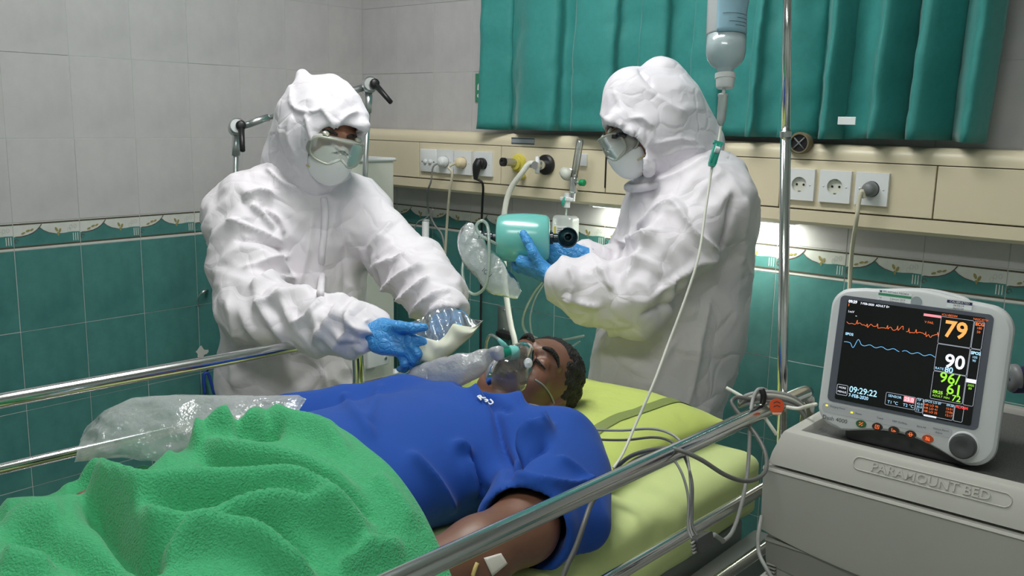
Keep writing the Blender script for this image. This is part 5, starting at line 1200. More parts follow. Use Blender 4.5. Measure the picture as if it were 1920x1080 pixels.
MB().lathe([(.0165, .040), (.0175, .042), (.0175, .054), (.0165, .056), (0, .056)], ca, -ax, 24).build('reservoir_ring', 'rubber_white', am, angle=40)
oc = ac_+ax*.068
MB().lathe([(.0, 0), (.016, 0), (.016, .008), (.012, .010), (.012, .03), (0, .03)], oc, ax, 24).build('outlet_neck', 'smoke_dark', am, angle=40)
vc = P(1064, 446, 2.335)
MB().lathe([(.0, -.035), (.016, -.035), (.018, -.012), (.0235, -.008), (.026, -.002), (.026, .008), (.0235, .010), (.0225, .008), (.021, .002), (.012, .001), (.0115, .014), (.0085, .015), (.008, .003), (0, .003)], vc, frame(.05, .1, 1), 32).build('patient_valve', 'smoke_dark', am, angle=40)
MB().lathe([(.0215, .0035), (.012, .0028)], vc, frame(.05, .1, 1), 32).build('valve_diaphragm', 'valve_teal', am)
sp_ = [(894, 430), (886, 436), (880, 450), (892, 474), (908, 496), (926, 516), (944, 532), (962, 546), (974, 553)]; wd = [13, 20, 25, 27, 29, 30, 27, 18, 8]
k = 40; sx_ = np.linspace(0, 8, k); n2 = 22; G = np.zeros((n2, k, 3)); SPX = np.array(sp_, float)
cs = np.array(catmull([np.array([a, b, 0.]) for a, b in sp_], 5))[:, :2]; cs = cs[np.linspace(0, len(cs)-1, k).astype(int)]; ws = np.interp(np.linspace(0, 8, k), range(9), wd)
for i in range(k):
    t = cs[min(i+1, k-1)]-cs[max(i-1, 0)]; t = t/np.linalg.norm(t); nn = np.array([-t[1], t[0]])
    for j in range(n2):
        a = 2*math.pi*j/n2; r = ws[i]*(1+.10*math.sin(3*a+i*.5)); q = cs[i]+nn*r*math.cos(a); G[j, i] = P(q[0], q[1], 2.33-.45*r*math.sin(a)*2.33/FPX)
MB().grid(G, True).build('reservoir_sleeve', 'bag_film', am)
put_text('sleeve_writing', 'ICU', .016, P(905, 505, 2.298), unit(_R*.75-_U*.66), unit(_R*.66+_U*.75), 'ink', am)
MB().tube([P(940, 462, 2.33), P(920, 452, 2.31), P(900, 440, 2.31), P(893, 424, 2.31), P(903, 414, 2.31), P(914, 424, 2.31), P(917, 460, 2.30), P(916, 510, 2.30), P(908, 540, 2.31), P(890, 552, 2.33), P(874, 540, 2.34), P(867, 510, 2.35), P(872, 480, 2.36), P(884, 462, 2.37)], .0042, 10, smooth=8).build('oxygen_line', 'clear_tube', am)
t = thing('clear_tube', 'clear tubing looping down below the resuscitator bag to the bed head', 'tube', P(1000, 645, 2.5))
MB().tube([P(1018, 528, 2.44), P(1000, 552, 2.46), P(984, 585, 2.48), P(981, 612, 2.5), P(995, 630, 2.5), P(1030, 640, 2.52), P(1060, 637, 2.54), P(1095, 630, 2.56)], .0042, 10, smooth=8).build('loop', 'clear_tube', t)
MB().tube([P(1022, 530, 2.5), P(1004, 560, 2.52), P(994, 600, 2.53), P(1004, 640, 2.54), P(1040, 665, 2.55), P(1088, 640, 2.56)], .0028, 8, smooth=8).build('thin_branch', 'clear_tube', t)
# ------------------------------------------------------------------ patient
mat('shirt_blue', S(18, 72, 162), 0.9, noise=(5, .08), sheen=0.08, bump=[('noise', 12, 0.12, 0.008), ('fine', 900, 0.06, 0.001)])
mat('blanket_green', S(68, 172, 116), 0.95, noise=(140, .16), sheen=0.2, bump=[('noise', 60, 0.25, 0.004), ('fine', 330, 0.75, 0.0035)])
mat('tape_white', S(228, 222, 214), 0.8, bump=[('fine', 600, 0.2, 0.001)])
mat('lip_brown', S(112, 64, 56), 0.5)
pat = thing('person', 'patient in a blue shirt lying on the bed under an oxygen mask', 'person', (1.72, -1.7, .735))
Hp = Head(P(993, 723, 1.95), frame(-.05, .74, .67), frame(.68, .22, -.66), 1.0)
F = Field((1.33, -2.02, .73), (2.16, -.84, 1.03), .0046)
sculpt_head(F, Hp)
F.cone(Hp.L(0, -.035, -.055), V3(1.725, -1.19, .805), .060, .064, .03)
F.ell((1.72, -1.33, .80), (.175, .22, .07), None, .04); F.ell((1.71, -1.62, .80), (.165, .25, .065), None, .04)
F.cone((1.56, -1.21, .80), (1.90, -1.22, .805), .055, .055, .04)
F.cone((1.94, -1.22, .81), (2.066, -1.455, .795), .058, .052, .04); F.cone((2.066, -1.455, .795), (2.068, -1.56, .795), .052, .050, .02); F.cone((2.068, -1.56, .795), (2.055, -1.72, .80), .050, .033, .02)
F.cone((1.53, -1.22, .80), (1.42, -1.45, .785), .05, .042, .03); F.cone((1.42, -1.45, .785), (1.545, -1.78, .815), .042, .028, .02)
for (w0, dr) in ((V3(2.05, -1.72, .80), V3(-.15, -1, .02)), (V3(1.545, -1.78, .815), V3(.25, -1, .05))):
    dr = unit(dr); ac = unit(np.cross(dr, V3(0, 0, 1))); F.box(w0+dr*.05, (.038, .045, .014), np.array([ac, dr, np.cross(ac, dr)]), .012, .015)
    for i, ln in enumerate((.065, .075, .07, .055)): q = w0+dr*.092+ac*(.029-.0195*i); F.cone(q, q+dr*ln*.55+V3(0, 0, -.006), .009, .0085, .006); F.cone(q+dr*ln*.55+V3(0, 0, -.006), q+dr*ln+V3(0, 0, -.022), .0085, .0075, .004)
    q = w0+dr*.03+ac*(.036 if dr[0] > 0 else -.036); sgn = 1 if dr[0] > 0 else -1; F.cone(q, q+dr*.035+ac*.02*sgn, .012, .011, .01); F.cone(q+dr*.035+ac*.02*sgn, q+dr*.065+ac*.022*sgn, .011, .009, .004)
v, f = F.mesh(); v = relax(v, f, 1); mesh('body', v, f, 'skin_brown', pat); TB = bvh(v, f)
# hair: cap over the skull, cut along the hairline
F = Field(Hp.c-.17, Hp.c+.17, .004)
F.ell(Hp.L(0, -.020, .043), V3(.0815, .0985, .0955)*1.0, Hp.M, 0)
F.ell(Hp.L(0, .085, .018), V3(.058, .060, .078)*1.0, Hp.M, .012, 'sub')
F.ell(Hp.L(0, .09, -.06), V3(.1, .085, .075)*1.0, Hp.M, .012, 'sub')
F.ell(Hp.L(0, .0, -.12), V3(.12, .15, .10)*1.0, Hp.M, .015, 'sub')
v, f = F.mesh(); v = relax(v, f, 1); n = vnormals(v, f); v = v+n*(.0035*fbm(v*55, 3, 5)+.0015*vnoise(v*160, 8))[:, None]; mesh('hair', v, f, 'hair_black', pat)
for q in (-1, 1):
    MB().tube([Hp.L(q*.013, .1015, .030), Hp.L(q*.030, .1015, .037), Hp.L(q*.046, .089, .038), Hp.L(q*.058, .074, .030)], [.003, .0055, .005, .0015], 8, smooth=5).build('eyebrow', 'hair_black', pat)
    MB().tube([Hp.L(q*.017, .0915, .006), Hp.L(q*.026, .0955, .001), Hp.L(q*.036, .0945, -.001), Hp.L(q*.048, .0855, .002)], [.0012, .0028, .0030, .0014], 6, smooth=5).build('eyelashes', 'hair_black', pat)
# shirt
F = Field((1.28, -2.0, .725), (2.2, -1.0, 1.0), .005)
F.ell((1.72, -1.32, .795), (.205, .20, .108), None, 0); F.ell((1.72, -1.53, .805), (.195, .24, .110), None, .06); F.ell((1.75, -1.78, .79), (.12, .18, .08), None, .05)
F.cone((1.54, -1.20, .80), (1.92, -1.215, .815), .076, .078, .06)
F.cone((1.95, -1.215, .82), (2.062, -1.44, .795), .080, .080, .05); F.cone((1.52, -1.22, .80), (1.43, -1.42, .785), .075, .085, .05); F.cone((2.02, -1.24, .80), (2.095, -1.335, .772), .05, .045, .05)
for a, b in (((1.95, -1.22), (2.062, -1.44)), ((1.52, -1.22), (1.43, -1.42))):
    d = unit(V3(b[0]-a[0], b[1]-a[1], 0)); o_ = V3(b[0], b[1], .80)
    # open the sleeve end and hollow it
    rad = .30
    F.box(o_+d*(.09+.030), (.13, .09, .13), np.array([np.cross(d, V3(0, 0, 1)), d, V3(0, 0, 1)]), .002, .004, 'sub')
    F.cone(o_-d*.06, o_+d*.2, .062, .074, .006, 'sub')
F.cone(Hp.L(0, -.03, -.02), V3(1.728, -1.165, .86), .075, .066, .02, 'sub'); F.ell(Hp.L(0, .045, -.075), (.088, .085, .072), Hp.M, .01, 'sub')
v, f = F.mesh(); v = relax(v, f, 2); n = vnormals(v, f)
ST_S = [([(1010, 800), (985, 815), (968, 850), (958, 890)], -.028, 13), ([(1035, 800), (1015, 822), (985, 838), (962, 862)], .026, 10), ([(1030, 835), (1000, 850), (968, 868)], -.012, 8), ([(960, 890), (1000, 905), (1060, 912), (1110, 905)], .010, 9), ([(905, 712), (928, 760), (940, 830), (950, 900)], -.014, 9), ([(915, 705), (950, 735), (985, 765)], .012, 8), ([(905, 725), (930, 750), (960, 775)], -.010, 7), ([(845, 832), (872, 850), (878, 890), (890, 930)], .014, 12), ([(870, 850), (895, 890), (908, 930)], -.010, 8), ([(760, 850), (810, 900), (850, 960)], .010, 16), ([(720, 720), (700, 760), (690, 800)], .006, 16), ([(640, 740), (660, 770), (700, 830)], .008, 14), ([(1040, 860), (1075, 880), (1110, 915)], .008, 9), ([(870, 715), (890, 735), (905, 760)], .010, 8)]
v = v+drape(v, n, .009, 8, 91, V3(.5, -.8, 0), .3)+strokes(v, n, [(a, h*1.15, w) for a, h, w in ST_S]); v = relax(v, f, 2, .3)
v[:, 2] = np.maximum(v[:, 2], .737)
mesh('shirt', v, f, 'shirt_blue', pat); TS = bvh(v, f)
px = [(897+9*i, 746+4.5*i) for i in range(4)]; q = nearest_on(TS, px, .0); q2 = nearest_on(TS, px, .01); nn = unit(sum(b_-a_ for a_, b_ in zip(q, q2))); uu = unit(q[3]-q[0]); uu = unit(uu-nn*np.dot(uu, nn)); ww = np.cross(nn, uu)
for i, chx in enumerate('RSU'): put_text('embroidery', chx, .0165, (q[i]+q[i+1])/2, uu, ww, 'paper_white', pat, 'CENTER', .0035, .0016, .0005, 1.05)
# tape and cannula on the forearm
def patch(name, cor, m, par, tr, lift=.0018, k=7):
    cor = [np.array(c, float) for c in cor]; G = np.zeros((k, k, 3))
    for i in range(k):
        for j in range(k):
            a, b = i/(k-1), j/(k-1); q = (cor[0]*(1-a)+cor[1]*a)*(1-b)+(cor[3]*(1-a)+cor[2]*a)*b; G[i, j] = nearest_on(tr, [q], lift)[0]
    return MB().grid(G).build(name, m, par, solid=.0008)
patch('tape', [(906, 1046), (938, 1037), (950, 1056), (922, 1079)], 'tape_white', pat, TB)
MB().tube(nearest_on(TB, [(893, 1055), (888, 1066), (884, 1078)], .003), .003, 8, smooth=4).build('cannula_line', 'strap_yellow', pat)

# ------------------------------------------------------------------ oxygen mask
om = thing('oxygen_mask', 'clear oxygen mask with teal port and inflated reservoir bag on the patient', 'oxygen mask', Hp.L(0, .1, -.05))
n, k = 40, 16; G = np.zeros((n, k, 3)); rim = []
for i in range(n):
    a = 2*math.pi*i/n; ca_, sa_ = math.cos(a), math.sin(a)
    for j in range(k):
        t = j/(k-1)*math.pi/2; s_ = math.sin(t)**.9
        rx = .052*s_*(1-.38*max(0, sa_)); rz = (.064 if sa_ > 0 else .064)*s_
        x = rx*ca_; z = rz*sa_-.048
        y = .080+.057*math.cos(t)**.8-15.0*x*x-(.0 if sa_ > 0 else (rz*sa_)**2*6)+.010*max(0, sa_)*s_
        G[i, j] = Hp.L(x, y, z)
    rim.append(G[i, k-1])
MB().grid(G, True, flip=True).build('mask_shell', 'mask_film', om)
MB().tube(rim, .0018, 8, closed=True).build('rim', 'milky_plastic', om)
for q in (-1, 1):
    c_ = Hp.L(q*.029, .112, -.028); MB().lathe([(0, 0), (.010, 0), (.0105, .002), (.008, .003), (.002, .0032), (0, .005)], c_, Hp.s*q*.75+Hp.f*.65, 20).build('valve_disc', 'rubber_white', om)
pa_ = Hp.L(0, .124, -.030); dpa = float((pa_-CAM)@_F); pd_ = unit(P(935, 664, dpa-.02)-pa_)
MB().lathe([(.0, 0), (.0145, 0), (.0145, .018), (.012, .019), (0, .019)], pa_, pd_, 24).build('port', 'teal_light', om, angle=40)
MB().lathe([(.0, .018), (.0125, .018), (.0125, .034), (0, .034)], pa_, pd_, 24).build('port_ring', 'teal_deep', om, angle=40)
e0 = pa_+pd_*.03
MB().tube([e0-pd_*.008+_U*.008, e0-pd_*.0+_U*.018, e0+pd_*.012+_U*.030], [.006, .006, .0035], 10).build('tube_adaptor', 'teal_light', om)
MB().tube([e0+pd_*.012+_U*.030, P(921, 628, 1.95), P(914, 636, 1.98), P(911, 655, 2.02), P(910, 690, 2.06)], .0033, 8, smooth=6).build('supply_tube', 'clear_tube', om)
b0 = pa_+pd_*.034
cs = [b0-pd_*.004, b0+pd_*.012, P(922, 670, 1.90), P(895, 682, 1.91), P(860, 694, 1.92), P(822, 703, 1.95), P(788, 711, 1.98), P(758, 720, 2.0)]
wd = [.0135, .015, .019, .027, .034, .036, .030, .012]
cc = catmull(cs, 6); ws = np.interp(np.linspace(0, 7, len(cc)), range(8), wd); n2 = 26; G = np.zeros((n2, len(cc), 3))
for i, q in enumerate(cc):
    t = unit(cc[min(i+1, len(cc)-1)]-cc[max(i-1, 0)]); e1 = unit(np.cross(t, _F)); e2 = np.cross(t, e1)
    for j in range(n2):
        a = 2*math.pi*j/n2; G[j, i] = q+ws[i]*(e1*math.cos(a)*1.0+e2*math.sin(a)*.62)
q = G.reshape(-1, 3); q += (.004*creases(q*V3(30, 30, 30), 5))[:, None]*unit(_U-_F*.6); MB().grid(q.reshape(G.shape), True).build('reservoir_bag', 'o2_film', om)
hs = nearest_on(TB, [(1003, 712), (1018, 722), (1030, 738), (1038, 755), (1041, 772)], .0015)
MB().tube(hs, .0022, 6, smooth=5).build('head_strap', 'clear_tube', om)

# ------------------------------------------------------------------ blanket
nx, ny = 150, 190; xs = np.linspace(1.34, 2.172, nx); G = np.zeros((nx, ny, 3))
def body_h(x, y):
    c = 1.76; h = .172-.045*np.clip((-1.75-y)/.5, 0, 1); w = .36 if x > c else .185
    z = .742+h*np.exp(-np.abs((x-c)/w)**(3.4 if x > c else 2.4))
    z = z+.026*math.exp(-((x-1.68)/.06)**2-((y+1.75)/.055)**2)+.008*math.exp(-((x-1.70)/.07)**2-((y+1.66)/.06)**2)
    near = np.clip((x-2.03)/.12, 0, 1); z = z-near*near*.04
    return z
for i, x in enumerate(xs):
    ye = -1.565-.22*max(0, x-1.62)+.22*max(0, 1.62-x)*-1.0-.10*max(0, 1.56-x)*3
    for j in range(ny):
        t = max(0, (j-8)/(ny-9)); y = ye+(-2.72-ye)*t; z = body_h(x, y)+.022
        if j < 8:
            a = (8-j)/8*math.pi*.9; y = ye+.014*math.sin(a); z = z-.014*(1-math.cos(a))
        G[i, j] = (x, y, z)
v = G.reshape(-1, 3); f = []
for i in range(nx-1):
    for j in range(ny-1): a = i*ny+j; f.append((a, a+1, a+ny+1, a+ny))
f = np.array(f); n = vnormals(v, f)
if n[:, 2].mean() < 0: f = f[:, ::-1]; n = -n
ST_B = [([(113, 930), (145, 904), (183, 909), (230, 931), (277, 945), (383, 940), (511, 935), (596, 944), (640, 968), (700, 1010)], .030, 22),
        ([(150, 925), (200, 955), (235, 1000), (275, 1040), (310, 1035)], -.032, 26),
        ([(238, 955), (273, 986), (324, 1000), (405, 990), (468, 973), (554, 969), (640, 992), (700, 1040)], .024, 20),
        ([(290, 960), (400, 962), (520, 952), (600, 968)], -.014, 14),
        ([(298, 1046), (366, 1016), (426, 1012), (490, 1030), (554, 1080), (600, 1120)], .024, 22),
        ([(300, 1020), (370, 1000), (440, 996), (510, 1006), (580, 1050)], -.018, 15),
        ([(366, 838), (374, 808), (409, 795), (440, 800)], .020, 14), ([(445, 806), (473, 798), (503, 783), (545, 800), (600, 815), (660, 850)], .018, 18),
        ([(440, 808), (480, 812), (530, 812)], -.016, 9),
        ([(372, 848), (426, 872), (511, 893), (575, 918), (640, 952), (700, 985)], -.022, 15), ([(380, 830), (440, 855), (520, 872), (600, 900), (680, 950)], .016, 20),
        ([(213, 880), (240, 868), (290, 860), (330, 850)], .014, 14), ([(0, 1000), (80, 1010), (160, 1040), (240, 1075)], -.016, 26), ([(0, 965), (60, 960), (120, 965)], .012, 24), ([(0, 1050), (100, 1065)], .014, 24), ([(640, 1080), (690, 1050), (760, 1040)], .014, 22), ([(700, 900), (740, 940), (780, 1000)], .008, 20)]
v = v+strokes(v, n*0+V3(0, 0, 1), [(a, h*1.25, w*.92) for a, h, w in ST_B], True)+np.stack([0*v[:, 0], 0*v[:, 0], .006*fbm(v*V3(7, 7, 0), 2, 50)], 1)
far = v[:, 0] < 1.46; v[:, 2] = np.maximum(v[:, 2], .742)
bl = mesh('blanket', v, f, 'blanket_green', None, solid=0.0); q = bl.modifiers.new('s', 'SOLIDIFY'); q.thickness = .007; q.offset = -1
tag(bl, 'green fleece blanket lying in folds over the patient', 'blanket')

# ------------------------------------------------------------------ loose clear plastic bag beside the blanket
top = [(160, 800), (195, 770), (250, 745), (330, 740), (420, 741), (500, 742), (560, 740), (574, 748)]; bot = [(141, 866), (175, 862), (230, 858), (300, 868), (380, 856), (450, 820), (520, 800), (560, 772)]
nu, nv = 48, 18
def poly(pl, t): t = t*(len(pl)-1); k_ = min(int(t), len(pl)-2); return np.array(pl[k_])*(1-(t-k_))+np.array(pl[k_+1])*(t-k_)
pb2 = thing('plastic_bag', 'crumpled clear plastic bag lying beside the green blanket', 'plastic bag', P(330, 860, 1.72))
for s_, nm in ((1, 'front_film'), (-1, 'back_film')):
    G = np.zeros((nu, nv, 3))
    for i in range(nu):
        for j in range(nv):
            a, b = i/(nu-1), j/(nv-1); q = poly(bot, a)*(1-b)+poly(top, a)*b; bulge = math.sin(math.pi*b)**.7*math.sin(math.pi*min(1, a*1.0+.02))**.5
            G[i, j] = P(q[0], q[1], 1.70+.12*(1-a)*0-.045*s_*bulge+.05*(b-.5)+.10*(1-abs(a-.5))*0)
    v = G.reshape(-1, 3); dsp = .010*creases(v*V3(20, 20, 26), 61+s_)+.004*creases(v*55, 5+s_); v += dsp[:, None]*(-_F); v[:, 2] = np.maximum(v[:, 2], .745)
    MB().grid(v.reshape(G.shape)).build(nm, 'bag_film', pb2)
# ------------------------------------------------------------------ breathing machine with its jointed arm behind the left person
vm = thing('breathing_machine', 'tall off-white breathing machine in the corner behind the person with the pouch', 'machine', (.37, -.46, 0))
MB().box((.20, -.62, .45), (.515, -.30, 1.272), .012).build('tower', 'offwhite_plastic', vm, angle=40)
MB().box((.195, -.625, 1.268), (.52, -.295, 1.281), .005).build('top_lid', 'white_plastic', vm)
MB().box((.49, -.60, .96), (.535, -.285, 1.085), .006).build('side_module', 'offwhite_plastic', vm)
MB().box((.18, -.64, .18), (.56, -.28, .46), .015).build('base_cabinet', 'offwhite_plastic', vm, angle=40)
q = PX(705, 655, .56); pl_ = MB().box((.545, q[1]-.05, q[2]-.06), (.575, q[1]+.05, q[2]+.06), .006).build('bracket', 'white_plastic', vm)
for dz in (-.035, .035): MB().lathe([(.006, 0), (.006, .003), (.002, .004), (0, .004)], (.575, q[1]+.03, q[2]+dz), (1, 0, 0), 12).build('screw', 'steel', pl_, angle=40)
for (x, y) in ((.20, -.6), (.54, -.6), (.20, -.32), (.54, -.32)):
    g_ = MB().tube([(x, y, .07), (x, y, .19)], .012, 10).build('leg', 'grey_plastic', vm)
    MB().lathe([(.01, -.012), (.035, -.01), (.035, .01), (.01, .012)], (x, y, .036), (1, 0, 0), 16).build('wheel', 'black_plastic', g_, angle=40)
for (px, c) in ((742, .02), (772, -.01)): MB().tube([PY(px, 692, -.40+c), PY(px+2, 760, -.40+c)], .010, 10).build('support_tube', 'white_plastic', vm)
ar = thing('jointed_arm', 'jointed chrome support arm with two black clamp levers behind the person with the pouch', 'support arm', P(690, 420, 2.9))
j1, j2 = P(444, 239, 2.78), P(692, 161, 2.92); dj = unit(j2-j1)
MB().tube([j1, j2], .0085, 14).build('cross_tube', 'aluminium', ar)
for a, s_ in ((j1, 1), (j2, -1)): MB().tube([a+dj*s_*.02, a+dj*s_*.10], .0115, 14).build('sleeve', 'aluminium', ar)
v1, v2 = P(437, 470, 2.78), P(680, 420, 2.92)
for a, b_ in ((j1, v1), (j2, v2)):
    d = unit(b_-a); MB().tube([a, b_], .0085, 14).build('down_tube', 'aluminium', ar); MB().tube([a+d*.02, a+d*.085], .0125, 14).build('sleeve', 'aluminium', ar)
    k_ = MB().lathe([(.0, -.03), (.020, -.03), (.025, -.024), (.025, -.004), (.022, 0), (.025, .004), (.025, .024), (.020, .03), (0, .03)], a, frame(.35, 0, .95), 28).build('joint', 'aluminium', ar, angle=40)
for a, tip in ((j1, P(455, 283, 2.72)), (j2, P(733, 192, 2.86))):
    c_ = a+frame(.35, 0, .95)*.035+_R*.01; MB().lathe([(0, -.008), (.014, -.008), (.0155, 0), (.014, .010), (.008, .013), (0, .013)], c_, frame(.35, 0, .95), 20).build('lever_hub', 'black_plastic', ar)
    MB().tube([c_, c_*.4+tip*.6, tip], [.010, .0085, .0075], 10).build('lever', 'black_plastic', ar)

# ------------------------------------------------------------------ things on the walls
t = thing('wall_pipe', 'short white plastic pipe standing against the back wall tiles', 'pipe', PY(797, 560, -.05))
MB().tube([PY(798, 414, -.05), PY(797, 600, -.05)], .0135, 16).build('pipe_body', 'white_plastic', t)
MB().lathe([(.0145, 0), (.0145, .004), (.0115, .0045), (.0115, .0)], PY(798, 414, -.05), (0, 0, 1), 16).build('pipe_rim', 'rubber_white', t)
t = thing('thin_cable', 'thin grey cable hanging in a loop round the white wall pipe', 'cable', PY(800, 560, -.07))
MB().tube([PY(812, 392, -.05), PY(800, 408, -.06), PY(783, 417, -.07), PY(774, 440, -.07), PY(777, 465, -.07), PY(787, 490, -.07), PY(795, 540, -.06)], .0022, 8, smooth=6).build('cable_body', 'cable_grey', t)
t = thing('wall_bracket', 'small grey metal bracket screwed to the green tiles', 'bracket', PY(945, 626, -.01))
a, c = PY(934, 573, -.012), PY(957, 626, -.012)
MB().box((a[0], -.014, c[2]), (c[0], -.001, a[2]), .002).build('plate', 'aluminium', t)
for dz in (.012, (a[2]-c[2])-.012): MB().lathe([(.004, 0), (.0035, .002), (0, .002)], ((a[0]+c[0])/2, -.014, c[2]+dz), (0, -1, 0), 12).build('screw', 'steel', t)
MB().box((a[0]+.004, -.03, c[2]-.02), (c[0]+.01, -.004, c[2]+.004), .004).build('clip', 'black_plastic', t)
t = thing('wall_hook', 'small chrome wall hook with a thin chain on the left wall', 'hook', PX(384, 548, .02))
q = PX(384, 547, .02); MB().tube([V3(.0, q[1]+.02, q[2]), V3(.02, q[1]+.01, q[2]+.002), V3(.03, q[1]-.008, q[2]+.004), V3(.025, q[1]-.02, q[2]-.004)], .006, 8, smooth=4).build('hook_body', 'chrome', t)
MB().tube([V3(.025, q[1]-.02, q[2]-.004), V3(.02, q[1]-.03, q[2]-.02), V3(.018, q[1]-.026, q[2]-.05)], .0018, 6, smooth=4).build('chain', 'steel', t)
q = PX(378, 662, .003); po_ = [(.022*math.cos(a)*(1+.35*math.sin(3*a+1)), .020*math.sin(a)*(1+.4*math.cos(4*a))) for a in np.linspace(0, 2*math.pi, 22)[:-1]]
tag(MB().prism(po_, (0.0005, q[1], q[2]), (0, 1, 0), (0, 0, 1), (1, 0, 0), .002).build('wall_patch', 'border_white', smooth=False), 'ragged pale patch of plaster on the green left wall', 'patch')
t = thing('blue_strap', 'blue strap loop hanging on the left wall just beside the standing person', 'strap', PX(388, 740, .03))
q = PX(389, 715, .03); MB().tube([q+V3(0, -.012, -.045), q+V3(0, -.014, .02), q+V3(.002, -.006, .032), q+V3(.004, .004, .024), q+V3(.006, .014, -.02), q+V3(.006, .022, -.05)], .0055, 8, smooth=5).build('loop', 'blue_plastic', t)
MB().tube([q+V3(0, .01, .05), q+V3(0, -.004, .032)], .0035, 8).build('cord', 'cable_black', t)

# ------------------------------------------------------------------ cables round the near rail
def cable(label, pts, r, m, name='cable_run', extra=None):
    p_ = [P(*q) for q in pts]; t = thing('patient_cable', label, 'cable', p_[len(p_)//2]); MB().tube(p_, r, 8, smooth=7).build(name, m, t); return t
cable('pale lead wire from the collar over the pillow, upper of the two', [(986, 757, 1.86), (1015, 764, 1.83), (1050, 785, 1.78), (1100, 803, 1.72), (1160, 807, 1.66), (1215, 804, 1.60), (1250, 810, 1.55), (1276, 828, 1.52), (1289, 860, 1.485), (1294, 900, 1.46), (1296, 950, 1.45), (1294, 985, 1.44), (1300, 1006, 1.43)], .0023, 'cable_grey')
cable('grey lead wire from the collar over the pillow, lower of the two', [(998, 765, 1.84), (1040, 783, 1.79), (1080, 805, 1.74), (1112, 822, 1.70), (1170, 825, 1.64), (1225, 820, 1.585), (1258, 828, 1.54), (1280, 850, 1.505), (1297, 900, 1.455), (1298, 950, 1.445), (1298, 985, 1.435), (1308, 1006, 1.425)], .0023, 'cable_dark')
cable('pale lead wire curling down behind the shoulder to the rail', [(1085, 815, 1.73), (1103, 815, 1.71), (1114, 830, 1.69), (1118, 860, 1.66), (1123, 886, 1.63), (1138, 893, 1.60), (1158, 886, 1.57), (1180, 868, 1.55), (1215, 850, 1.52), (1250, 852, 1.48), (1275, 880, 1.46), (1290, 930, 1.45), (1290, 990, 1.44), (1298, 1010, 1.43)], .0022, 'cable_grey')
cable('thick dark cable looping from the shoulder over the rail to its far end', [(1146, 893, 1.60), (1160, 873, 1.57), (1185, 854, 1.54), (1225, 843, 1.50), (1265, 842, 1.47), (1311, 860, 1.46), (1359, 890, 1.47), (1396, 902, 1.50), (1424, 895, 1.53), (1437, 876, 1.56), (1434, 846, 1.60), (1418, 816, 1.63), (1396, 788, 1.66), (1378, 766, 1.68), (1372, 753, 1.69), (1382, 745, 1.70), (1406, 748, 1.70), (1436, 752, 1.70)], .0037, 'cable_dark')
cable('pale cable rising in a loop over the rail end and dropping to the lower bar', [(1446, 740, 1.72), (1432, 730, 1.71), (1420, 732, 1.70), (1411, 752, 1.69), (1406, 790, 1.66), (1405, 830, 1.64), (1402, 880, 1.62), (1394, 930, 1.60), (1382, 975, 1.585), (1370, 1002, 1.57), (1354, 1016, 1.55)], .0036, 'cable_grey')
cable('loose cable end poking up beside the rail end', [(1362, 727, 1.74), (1380, 737, 1.73), (1398, 748, 1.72), (1416, 762, 1.71), (1432, 780, 1.70), (1446, 800, 1.69), (1456, 815, 1.69)], .0034, 'cable_white')
cable('grey cable dropping from the rail onto the sheet by the elbow', [(1122, 925, 1.44), (1112, 938, 1.43), (1104, 955, 1.42), (1094, 985, 1.395), (1080, 1025, 1.375), (1062, 1064, 1.36), (1050, 1095, 1.35)], .0042, 'cable_dark')
cable('pale cable hanging down the left side of the cabinet', [(1428, 968, 1.62), (1424, 990, 1.60), (1421, 1015, 1.585), (1424, 1040, 1.57), (1436, 1064, 1.55), (1452, 1090, 1.54)], .0036, 'cable_grey')
cb = thing('cable_coil', 'bundle of coiled grey cables tied over the end of the near rail', 'cable', P(1450, 760, 1.72))
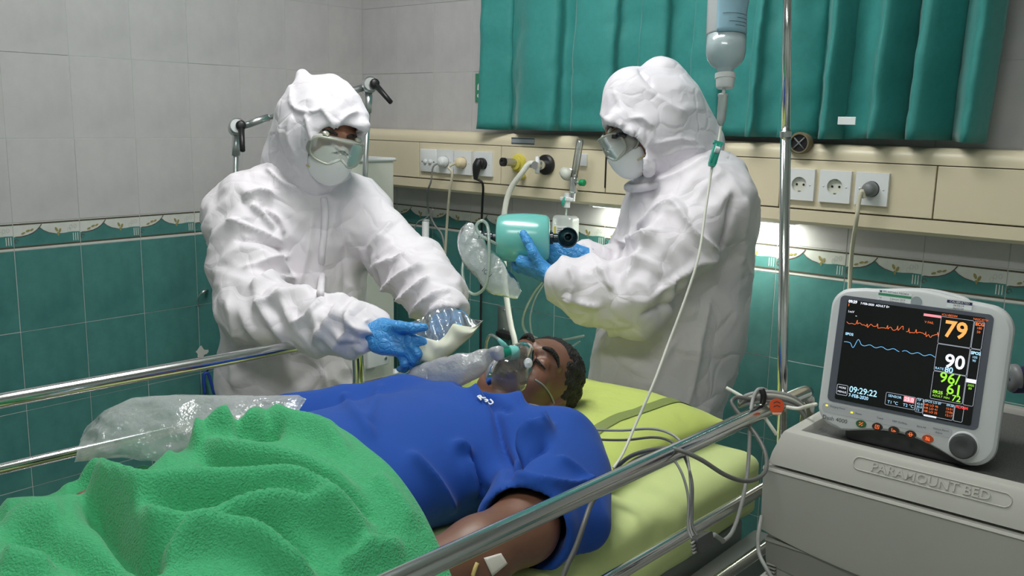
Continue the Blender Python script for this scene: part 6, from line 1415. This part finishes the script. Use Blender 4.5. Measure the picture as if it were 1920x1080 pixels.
for k in range(5):
    y0 = 4*k; MB().tube([P(1386, 752+y0*.6, 1.71+.004*k), P(1402, 741+y0, 1.705), P(1432, 735+y0, 1.70), P(1465, 738+y0, 1.70), P(1490, 747+y0, 1.71), P(1506, 762+y0, 1.73), P(1508, 784+y0, 1.75)], .0040, 8, smooth=7).build('coil_turn', ['cable_grey', 'cable_white', 'cable_grey', 'cable_dark', 'cable_grey'][k], cb)
MB().tube([P(1428, 730, 1.69), P(1432, 742, 1.688), P(1430, 756, 1.695)], .0055, 8, smooth=4).build('tie', 'cable_black', cb)
MB().tube([P(1474, 763, 1.69), P(1496, 766, 1.68), P(1512, 762, 1.66), P(1530, 758, 1.62)], .0034, 8, smooth=6).build('monitor_lead', 'cable_white', cb)
tg = thing('orange_tag', 'round orange tag hanging from the cable coil at the rail end', 'tag', P(1456, 780, 1.675))
oc_ = P(1456, 760, 1.675); nn = frame(-.1, .1, 1)
MB().prism([(.0135*math.cos(a), .0125*math.sin(a)-(.006*max(0, -math.sin(a))**2)) for a in np.linspace(0, 2*math.pi, 26)[:-1]], oc_, _R, _U, nn, .003).build('disc', 'orange_tag', tg, smooth=False)
MB().prism([(-.007, -.0165), (.007, -.0165), (.009, -.013), (-.009, -.013)], oc_+nn*.0002, _R, _U, nn, .0034).build('pale_edge', 'cable_cream', tg, smooth=False)
for ys in (.004, -.003): MB().tube([oc_+_R*(-.006)+_U*ys+nn*.0034, oc_+_U*(ys+.003)+nn*.0034, oc_+_R*.006+_U*ys+nn*.0034], .0008, 5, smooth=4).build('mark', 'ink', tg)
yk = thing('lead_connector', 'dark grey lead connector block with wires hanging on the lowest rail bar', 'connector', P(1318, 1032, 1.43))
yc = P(1318, 1016, 1.425); a1_ = unit(rail_pt(False, -.9, .6)-rail_pt(False, -1.2, .6)); a2_ = unit(np.cross(a1_, V3(1, 0, .3))); a3_ = np.cross(a1_, a2_); b = MB()
MB().prism(rrect(-.022, .022, -.011, .011, .004), yc-a3_*.006, a1_, a2_, a3_, .012).build('block', 'knob_grey', yk, smooth=False)
for k in range(4): q = yc-a1_*.022+a2_*(-.0075+.005*k); MB().tube([q, q-a1_*.010], .0018, 8).build('wire_boot', 'cable_grey', yk)
MB().tube([yc+a1_*.022, yc+a1_*.035, P(1356, 1014, 1.50)], .0036, 8).build('trunk_cable', 'cable_grey', yk)
